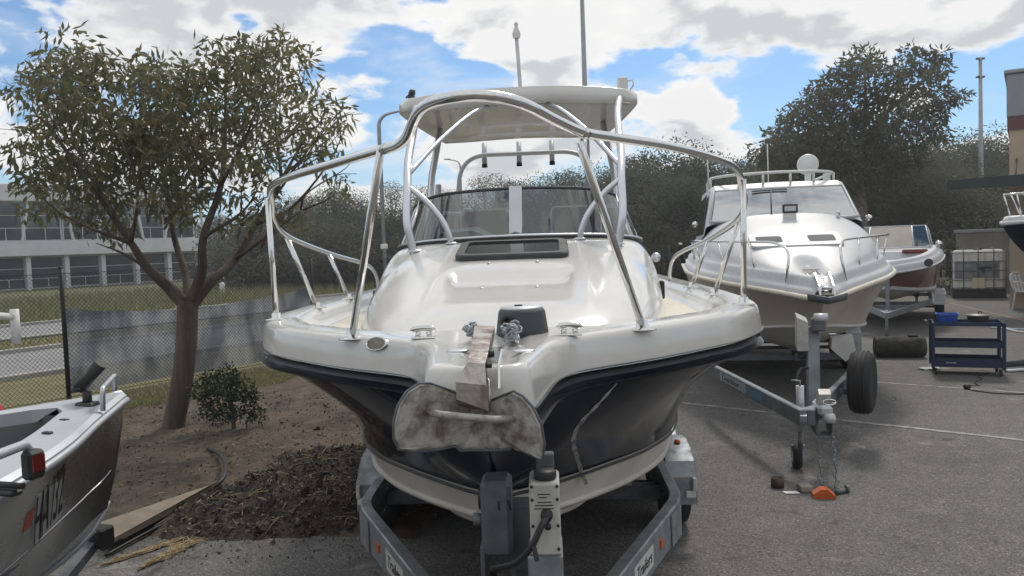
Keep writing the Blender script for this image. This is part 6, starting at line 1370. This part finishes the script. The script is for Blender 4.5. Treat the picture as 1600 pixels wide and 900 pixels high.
# ================================================================== MULCH HEAP, PLANK, HOSE, STRAW
def heap_z(x, y):
    x = np.asarray(x, float); y = np.asarray(y, float)
    g = lambda cx, cy, a, c, h: h * np.exp(-(((x-cx)/a)**2 + ((y-cy)/c)**2))
    h = g(-1.85, 6.1, .55, .50, .26) + g(-1.35, 6.3, .45, .55, .32) + g(-1.65, 7.1, .55, .6, .34) + g(-2.35, 6.0, .40, .38, .17) + g(-1.0, 6.0, .4, .4, .2) + g(-.9, 7.0, .5, .6, .32)
    h = .20 * (1 - np.exp(-h / .16)); return -.05 + h * (.8 + 1.1 * (vnoise(x*2.6, y*2.6, 51, 4) - .4)) + .11 * (vnoise(x*6, y*6, 55, 4) - .35) * sst(h, .02, .1) + .03 * (vnoise(x*22, y*22, 57, 2) - .5) * sst(h, .02, .1)
mh = thing('mulch_heap', 'dark heap of soil, roots and mulch on the edge of the bed', 'heap', (0, 0, 0))
xs = np.linspace(-3.2, .3, 170); ys = np.linspace(5.1, 8.9, 180); b = MB(); b.grid([[(x, y, float(z)) for x, z in zip(xs, heap_z(xs, np.full_like(xs, y)))] for y in ys], True); b.build('mound', m_mulch, mh, recalc=False)
def clods(n, region, zf, r0, r1, cond=None):
    out = []; 
    while len(out) < n:
        x = rng.uniform(region[0], region[1]); y = rng.uniform(region[2], region[3]); z = float(zf(x, y))
        if cond and not cond(x, y, z): continue
        out.append((x, y, z, rng.uniform(r0, r1) * (2 if rng.uniform() < .06 else 1)))
    V = []
    for x, y, z, r in out:
        p = rng.normal(size=(4, 3)); p /= np.linalg.norm(p, axis=1)[:, None]; p = p * r * rng.uniform(.6, 1.3, (4, 1)) + np.array([x, y, z + r*.2])
        for t in ((0, 1, 2), (0, 3, 1), (0, 2, 3), (1, 3, 2)): V.append(p[list(t)])
    return np.array(V)
m_clod = foliage('crumbly_clods', (.042, .035, .028), (.088, .073, .058), (.25, .205, .155), .0, .95)
o = tri_mesh('clods', clods(8500, (-3.1, -.2, 5.2, 8.4), heap_z, .006, .026, lambda x, y, z: z > .012), m_clod, mh); o['kind'] = 'stuff'
tw = MB()
for i in range(260):
    x, y = rng.uniform(-2.8, -.6), rng.uniform(5.4, 8.2); z = float(heap_z(x, y))
    if z < .02: continue
    a = rng.uniform(0, 6.28); l = rng.uniform(.05, .22); d = np.array([math.cos(a)*l, math.sin(a)*l, rng.normal(0, .05)]); p = np.array([x, y, z + .006]); tw.tube([p - d/2, p + np.array([0, 0, .012]), p + d/2], rng.uniform(.002, .005), 5, False)
o = tw.build('twigs', mat('dry_twigs', (.27, .20, .125), .9, var=.6, vscale=9), mh, recalc=False); o['kind'] = 'stuff'
o = tri_mesh('loose_soil', clods(6000, (-7.0, -.9, 5.4, 11), bed_z, .004, .020, lambda x, y, z: z > .0), foliage('loose_soil_crumbs', (.05, .038, .029), (.11, .086, .064), (.24, .195, .15), 0, .95)); tag(o, 'loose crumbs of soil scattered over the bed', 'soil', kind='stuff')
o = tri_mesh('spilled_crumbs', clods(900, (-3.2, -.7, 5.0, 5.8), lambda x, y: .004, .003, .014), m_clod); tag(o, 'dark crumbs spilled from the heap onto the asphalt', 'soil', kind='stuff')
p0, p1, p2, p3 = PG(150, 818, .10), PG(165, 848, .08), PG(346, 751, .16), PG(330, 757, .17)
b = MB(); b.prism([p0, p1, p2, p3], (0, 0, -.04)); pk = thing('plank', 'pale weathered plank half buried at the front of the bed', 'plank', (0, 0, 0)); b.build('board', mat('weathered_plank', (.27, .225, .17), .85, var=.6, vscale=6, dark=(.17, .14, .105), bump=.2), pk)
b = MB(); hp = [PG(160, 858, .05), PG(240, 812, .07), PG(300, 780, .10), PG(345, 752, .15), PG(352, 728, .16), PG(343, 710, .12), PG(324, 700, .09)]; b.tube(smooth(hp, 8), .016, 8); tag(b.build('irrigation_pipe', blackp), 'black poly pipe curving along the pale plank out of the soil', 'pipe')
b = MB(); hp = [PG(165, 868, .02), PG(230, 832, .03), PG(300, 796, .05), PG(340, 768, .09)]; b.tube(smooth(hp, 8), .012, 8); tag(b.build('irrigation_pipe', blackp), 'second thinner black pipe lying below the plank edge', 'pipe')
def straw(name, label, a, c, n, sp):
    b = MB()
    for i in range(n):
        u0, u1 = sorted(rng.uniform(0, 1, 2)); 
        if u1 - u0 < .2: u1 = min(1, u0 + .35)
        pts = []
        for u in np.linspace(u0, u1, 5):
            q = a*(1-u) + c*u; w = sp * (.25 + u); pts.append(q + np.array([rng.normal(0, w), rng.normal(0, w*.6), abs(rng.normal(0, .012)) + .004]))
        b.tube(smooth(pts, 2), rng.uniform(.0015, .0035), 4, False)
    tag(b.build(name, mat('dry_straw', (.46, .36, .21), .85, var=.5, vscale=12), None, recalc=False), label, 'frond')
straw('dry_frond', 'longer bundle of dry straw coloured frond beside the dinghy block', PG(150, 889), PG(292, 842), 70, .02)
straw('dry_frond', 'thick tasselled dry frond lying across the asphalt edge', PG(215, 893), PG(305, 846), 110, .028)

# ================================================================== YARD ITEMS
m_navyt = mat('navy_tool_steel', (.016, .032, .085), .4, var=.3, vscale=9)
cp_ = PG(1510, 583); cart = thing('tool_trolley', 'navy blue three tier tool trolley on castors standing on the asphalt', 'trolley', (cp_[0], cp_[1], 0), R_(-24))
W, Dp = .41, .22
for i, (z, h) in enumerate(((.11, .12), (.375, .08), (.665, .05))):
    b = MB(); b.box((-W, -Dp, z), (W, Dp, z + .012)); e = .012
    b.box((-W, -Dp, z + .012), (W, -Dp + e, z + h)); b.box((-W, Dp - e, z + .012), (W, Dp, z + h)); b.box((-W, -Dp + e, z + .012), (-W + e, Dp - e, z + h)); b.box((W - e, -Dp + e, z + .012), (W, Dp - e, z + h)); b.build('shelf', m_navyt, cart)
for sx in (-1, 1):
    for sy in (-1, 1):
        b = MB(); b.box((sx*W + (.004 if sx > 0 else -.004) - .022, sy*Dp - .022, .09), (sx*W + (.004 if sx > 0 else -.004) + .022, sy*Dp + .022, .712), .006); b.build('corner_post', m_navyt, cart)
        b = MB(); b.lathe([(.02, -.016), (.045, -.014), (.048, 0), (.045, .014), (.02, .016)], (sx*(W - .03), sy*(Dp - .02), .048), 'X', 16); b.box((sx*(W - .03) - .024, sy*(Dp - .02) - .015, .05), (sx*(W - .03) - .018, sy*(Dp - .02) + .015, .1)); b.build('castor', blackp, cart)
b = MB(); b.box((-.26, -Dp - .002, .165), (-.14, -Dp, .175)); b.build('badge', alu, cart)
b = MB(); 
m_blue = mat('blue_plastic', (.025, .11, .46), .4, var=.2, vscale=10)
def at_cart(x, y, z): c, s = math.cos(R_(-24)), math.sin(R_(-24)); return (cp_[0] + c*x - s*y, cp_[1] + s*x + c*y, z)
def tub(name, label, cat, loc, w, d, h, m, rz):
    b = MB(); o1, o2 = rrect(w*.78, d*.78, .03), rrect(w, d, .03); rows = [[(x, y, 0) for x, y in o1], [(x, y, h) for x, y in o2], [(x*1.08, y*1.08, h) for x, y in o2], [(x*1.08, y*1.08, h + .012) for x, y in o2], [(x*.97, y*.97, h + .012) for x, y in o2], [(x*.97, y*.97, h) for x, y in o2], [(x*.97, y*.97, .01) for x, y in o1]]
    b.grid(rows, False, closed=True); n = len(o1); b.add([(x, y, 0) for x, y in o1], [tuple(reversed(range(n)))]); b.add([(x*.97, y*.97, .01) for x, y in o1], [tuple(range(n))]); o = b.build(name, m); o.location = loc; o.rotation_euler = (0, 0, rz); return tag(o, label, cat)
tub('parts_tub', 'bright blue plastic tub on top of the navy tool trolley', 'tub', at_cart(-.23, -.02, .678), .13, .12, .13, m_blue, R_(-24))
pot = thing('lidded_pot', 'dark lidded pot with loop handle on the tool trolley', 'pot', at_cart(.14, 0, .678)); b = MB(); b.lathe([(.11, 0), (.125, .01), (.13, .10), (.135, .11)], (0, 0, 0), n=22); b.build('body', mat('dark_olive_enamel', (.05, .05, .04), .5, var=.4, vscale=12), pot)
b = MB(); b.lathe([(.15, .11), (.15, .118), (.08, .13), (0, .132)], (0, 0, 0), n=22); b.build('lid', mat('dull_grey_lid', (.22, .22, .2), .45, .4, var=.5, vscale=9), pot); b = MB(); b.tube(fillet([(.01, 0, .128), (.01, 0, .165), (.05, 0, .165), (.05, 0, .128)], .01), .006, 6); b.build('handle', blackp, pot)
for i, (x, w) in enumerate(((-.18, .05), (.0, .10), (.17, .06))):
    b = MB(); b.box((x - w, -.12, 0), (x + w, -.02, .03), .012); o = b.build('shop_rag' if i != 1 else 'sanding_block', mat('pale_cloth%d' % i, (.38, .42, .45), .8, var=.5, vscale=20)); o.location = at_cart(0, 0, .388); o.rotation_euler = (0, 0, R_(-24)); tag(o, ['crumpled pale rag at the post end of the middle trolley shelf', 'long pale sanding block on the middle trolley shelf', 'small folded pale rag beside the sanding block on the trolley'][i], ['rag', 'block', 'rag'][i])
# canvas roll
rp = PG(1413, 560); roll = thing('canvas_roll', 'dark olive canvas roll lying on the asphalt beside the tan boat', 'roll', (rp[0], rp[1] + .15, 0), R_(-14)); m_can = mat('olive_canvas', (.052, .050, .036), .85, var=.8, vscale=7, dark=(.018, .018, .015), bump=.6, bscale=22, bdist=.03)
b = MB(); rows = []
for i, x in enumerate(np.linspace(-.36, .36, 26)):
    e = 1 - .12 * (abs(x)/.36) ** 8; rows.append([(x, .175*e*math.cos(a)*(1 + .05*math.sin(3*a + x*9)), .165 + .165*e*math.sin(a)*(1 + .04*math.sin(5*a + x*14))) for a in np.linspace(0, 2*math.pi, 33)[:-1]])
b.grid(rows, True, closed=True); b.add(rows[0], [tuple(reversed(range(32)))]); b.add(rows[-1], [tuple(range(32))]); b.build('roll_body', m_can, roll)
b = MB(); b.box((.12, -.05, .32), (.26, .06, .355), .012); b.build('carry_flap', m_can, roll); b = MB(); b.lathe([(.05, 0), (.05, -.006), (0, -.007)], (-.355, 0, .165), 'X', 14); b.build('end_knot', blackp, roll)
# IBC liquid tank on a stand
ip = PG(1528, 464); ibc = thing('liquid_tank', 'white plastic liquid tank in a steel tube cage on a dark pallet', 'tank', (ip[0], ip[1], 0), R_(-27)); hw, hd = .66, .5
b = MB(); b.box((-hw, -hd, .0), (hw, hd, .22), .01); b.build('pallet', blackp, ibc); b = MB(); b.box((-hw + .02, -hd + .02, .24), (hw - .02, hd - .02, 1.36), .07); tk = b.build('tank', mat('milky_plastic', (.62, .62, .58), .4, var=.3, vscale=3, dark=(.45, .45, .41)), ibc)
b = MB(); b.lathe([(.12, 0), (.12, .05), (0, .055)], (0, 0, 1.355), n=16); b.build('lid', blackp, tk)
b = MB(); b.box((-hw + .06, -hd + .008, .56), (hw - .16, -hd + .019, 1.02)); b.build('grey_panel', mat('smoky_panel', (.16, .17, .19), .5, var=.8, vscale=4, dark=(.30, .30, .31)), ibc)
b = MB(); b.prism([(-.08, -hd + .006, .86), (.1, -hd + .006, .90), (.3, -hd + .006, .88), (.34, -hd + .006, .82), (.16, -hd + .006, .84), (.12, -hd + .006, .72), (.06, -hd + .006, .80)], (0, -.004, 0)); b.build('dark_smear', ink, ibc)
for x, w in ((-.40, .13), (-.02, .14), (.34, .13)): b = MB(); b.box((x - w, -hd + .0, 1.05), (x + w, -hd + .018, 1.32), .005); b.build('label_panel', whitep, ibc)
b = MB(); b.box((-.16, -hd - .03, .28), (.14, -hd - .02, .58), .004); b.build('yellow_card', mat('cream_card', (.55, .50, .36), .6), ibc)
for z in (.26, .52, .78, 1.04, 1.30):
    b = MB(); b.tube(fillet([(-hw, -hd - .01, z), (hw, -hd - .01, z), (hw, hd, z), (-hw, hd, z), (-hw, -hd - .009, z)], .06), .011, 6); b.build('cage_bar', galvd, ibc)
for x in (-hw, -.38, -.02, .36, hw):
    b = MB(); b.tube(fillet([(x, -hd - .02, .2), (x, -hd - .02, 1.40), (x, hd + .01, 1.40)] if abs(x) < .6 else [(x, -hd - .02, .2), (x, -hd - .02, 1.38)], .08), .012, 6); b.build('cage_bar', galvd, ibc)
# plastic chair by the wall
cpn = PG(1594, 482); chair = thing('plastic_chair', 'white moulded plastic chair against the beige workshop wall', 'chair', (cpn[0], cpn[1] - .35, 0), R_(20)); 
for x in (-.2, .2):
    for y, e in ((-.2, -.05), (.2, .06)): b = MB(); b.bar((x*1.15, y + e, 0), (x, y, .43), .05, .03); b.build('leg', whitep, chair)
b = MB(); b.box((-.23, -.22, .42), (.23, .22, .45), .012); b.build('seat', whitep, chair)
for x in (-.16, -.055, .055, .16): b = MB(); b.bar((x, .21, .44), (x*1.05, .33, .84), .07, .014, up=(0, 1, 0)); b.build('back_slat', whitep, chair)
b = MB(); b.tube(smooth([(-.24, .2, .44), (-.25, .30, .78), (0, .35, .88), (.25, .30, .78), (.24, .2, .44)], 5), .02, 8); b.build('back_frame', whitep, chair)
for sg in (-1, 1): b = MB(); b.tube(smooth([(sg*.25, .27, .66), (sg*.27, 0, .66), (sg*.25, -.2, .62), (sg*.22, -.22, .43)], 5), .018, 8); b.build('arm', whitep, chair)
# small litter
q = PG(1215, 761); b = MB(); b.lathe([(.05, 0), (.05, .075), (.046, .075), (.046, .01)], (q[0], q[1], 0), n=20); tin = b.build('tin_can', mat('rusty_brown_tin', (.085, .055, .045), .6, .2, var=.6, vscale=14)); tag(tin, 'squat brown tin on the asphalt near the jockey wheel', 'tin')
q = PG(1236, 771); b = MB(); b.prism([(q[0] - .05, q[1] - .02, .003), (q[0] + .06, q[1] - .03, .003), (q[0] + .05, q[1] + .03, .003), (q[0] - .055, q[1] + .03, .003)], (0, 0, .006)); tag(b.build('paper_scrap', sticker), 'flat white scrap on the asphalt beside the brown tin', 'scrap')
q = PG(1287, 777); wc = thing('wheel_chock', 'orange ribbed wheel chock at the foot of the hanging safety chains', 'chock', (q[0], q[1], 0), R_(-12)); b = MB(); b.prism([(-.08, -.04, 0), (.08, -.04, 0), (.08, -.04, .015), (.02, -.04, .07), (-.02, -.04, .07), (-.08, -.04, .03)], (0, .09, 0)); b.build('wedge', orange, wc)
for i in range(5): b = MB(); x = .022 + i*.013; b.box((x - .003, -.042, .066 - i*.012), (x + .003, .052, .073 - i*.012)); b.build('rib', orange, wc)
q = PG(1262, 768); b = MB(); b.box((q[0] - .06, q[1] - .03, 0), (q[0] + .03, q[1] + .07, .05), .006); tag(b.build('timber_offcut', m_pick), 'grey timber offcut touching the orange chock', 'timber')
q = PG(1312, 772); b = MB(); b.tube([(q[0] - .04, q[1] - .02, .02), (q[0] + .07, q[1] + .03, .02)], .016, 8); b.lathe([(.028, -.01), (.028, .01)], (q[0] + .07, q[1] + .03, .028), 'X', 12); tag(b.build('shackle_hook', galvd), 'steel hook end of the safety chain on the ground', 'hook')
q = PG(1450, 577); b = MB(); rows = []
for i in range(10): rows.append([(q[0] - .12 + i*.03, q[1] - .08 + j*.03, .006 + .03*abs(vnoise(i*.7, j*.7, 61, 2))) for j in range(6)])
b.grid(rows, True); tag(b.build('crumpled_wrapper', mat('pale_green_plastic', (.40, .52, .40), .5, var=.6, vscale=30)), 'crumpled pale green plastic wrapper beside a trolley castor', 'wrapper')
def cable(name, label, pts, r, m, cat='cable', z=None): 
    b = MB(); b.tube(smooth([PG(x, y, r) for x, y in pts], 6), r, 7); return tag(b.build(name, m), label, cat)
cable('power_lead', 'thin dark power lead with a plug lying on open asphalt', [(1512, 608), (1535, 612), (1570, 615), (1640, 616)], .008, blackp)
q = PG(1511, 608); b = MB(); b.lathe([(.02, -.04), (.032, -.02), (.032, .02), (.02, .04)], (q[0], q[1], .032), 'X', 12); tag(b.build('lead_plug', blackp), 'black round plug on the end of the power lead', 'plug')
cable('wire_offcut', 'short bent dark wire on the asphalt under the trolley', [(1517, 602), (1530, 602), (1522, 598), (1535, 592), (1528, 588), (1545, 583)], .006, blackp, 'wire')
cable('air_hose', 'pale blue hose on the asphalt behind the trolley', [(1548, 512), (1570, 513), (1590, 515), (1625, 513)], .018, mat('pale_blue_hose', (.38, .50, .60), .4), 'hose')
cable('white_hose', 'white hose curling on the asphalt behind the trolley', [(1568, 511), (1576, 515), (1600, 519), (1640, 518)], .02, whitep, 'hose')
q = PG(1575, 573); b = MB(); b.bar((q[0] - .25, q[1], .04), (q[0] + .5, q[1] + .1, .05), .09, .07, bev=.01); tag(b.build('grinder_case', greyp), 'long dark tool case on the ground beside the trolley', 'case')
q = PG(1590, 580); b = MB(); b.bar((q[0] - .2, q[1] - .05, .02), (q[0] + .6, q[1] + .05, .025), .07, .03, bev=.008); tag(b.build('metal_trim', alu), 'pale metal trim strip lying in front of the tool case', 'trim')
q = PG(1446, 503); b = MB(); b.lathe([(0, 0), (.03, .01), (.035, .035), (.02, .06), (0, .065)], (q[0], q[1], 0), n=12); tag(b.build('small_ball', whitep), 'small pale ball on the asphalt beyond the canvas roll', 'ball')
q = PG(1075, 640); b = MB()
for i in range(26): a = rng.uniform(0, 6.28); p = np.array([q[0] + rng.normal(0, .10) - .05, q[1] + rng.normal(0, .12) + .3, .006]); d = np.array([math.cos(a), math.sin(a), .1]) * .05; b.add([p, p + d*.5 + np.array([0, .02, .01]), p + d, p + d*.5 - np.array([0, .02, 0])], [(0, 1, 2, 3)])
o = b.build('leaf_litter', mat('dry_leaf', (.20, .14, .08), .8, var=.4, vscale=9), None, recalc=False); tag(o, 'small drift of dry leaves on the asphalt beside the trailer', 'leaves', kind='stuff')

n_ = 1500; lx = rng.uniform(-6.5, -.9, n_); ly = rng.uniform(5.5, 10.5, n_); lz = bed_z(lx, ly); k_ = lz > .01
V = leaves([(x, y, z + .008) for x, y, z in zip(lx[k_], ly[k_], lz[k_])], [(.01, .01, .003)] * int(k_.sum()), [1] * int(k_.sum()), .08, .022, .0, .1)
V[:, :, 2] = np.maximum(V[:, :, 2] * .25 + .75 * V[:, :1, 2], V[:, :1, 2] - .002)
o = tri_mesh('fallen_leaves', V, foliage('brown_fallen_leaves', (.09, .065, .042), (.17, .125, .08), (.28, .22, .14), 0, .8)); tag(o, 'brown fallen leaves littering the soil under the tree', 'leaves', kind='stuff')

# ================================================================== AIR
hz = MB(); hz.box((-430, -430, -1.1), (430, 430, 16.5)); m_hz = bpy.data.materials.new('thin_haze'); m_hz.use_nodes = True; N_ = m_hz.node_tree.nodes; N_.clear()
pv = N_.new('ShaderNodeVolumePrincipled'); pv.inputs['Color'].default_value = (.86, .90, .95, 1); pv.inputs['Density'].default_value = HAZE; pv.inputs['Anisotropy'].default_value = .3
ov = N_.new('ShaderNodeOutputMaterial'); m_hz.node_tree.links.new(pv.outputs[0], ov.inputs['Volume']); ho = hz.build('haze', m_hz); ho['kind'] = 'stuff'; ho['label'] = 'thin pale haze in the air over the yard'; ho['category'] = 'haze'
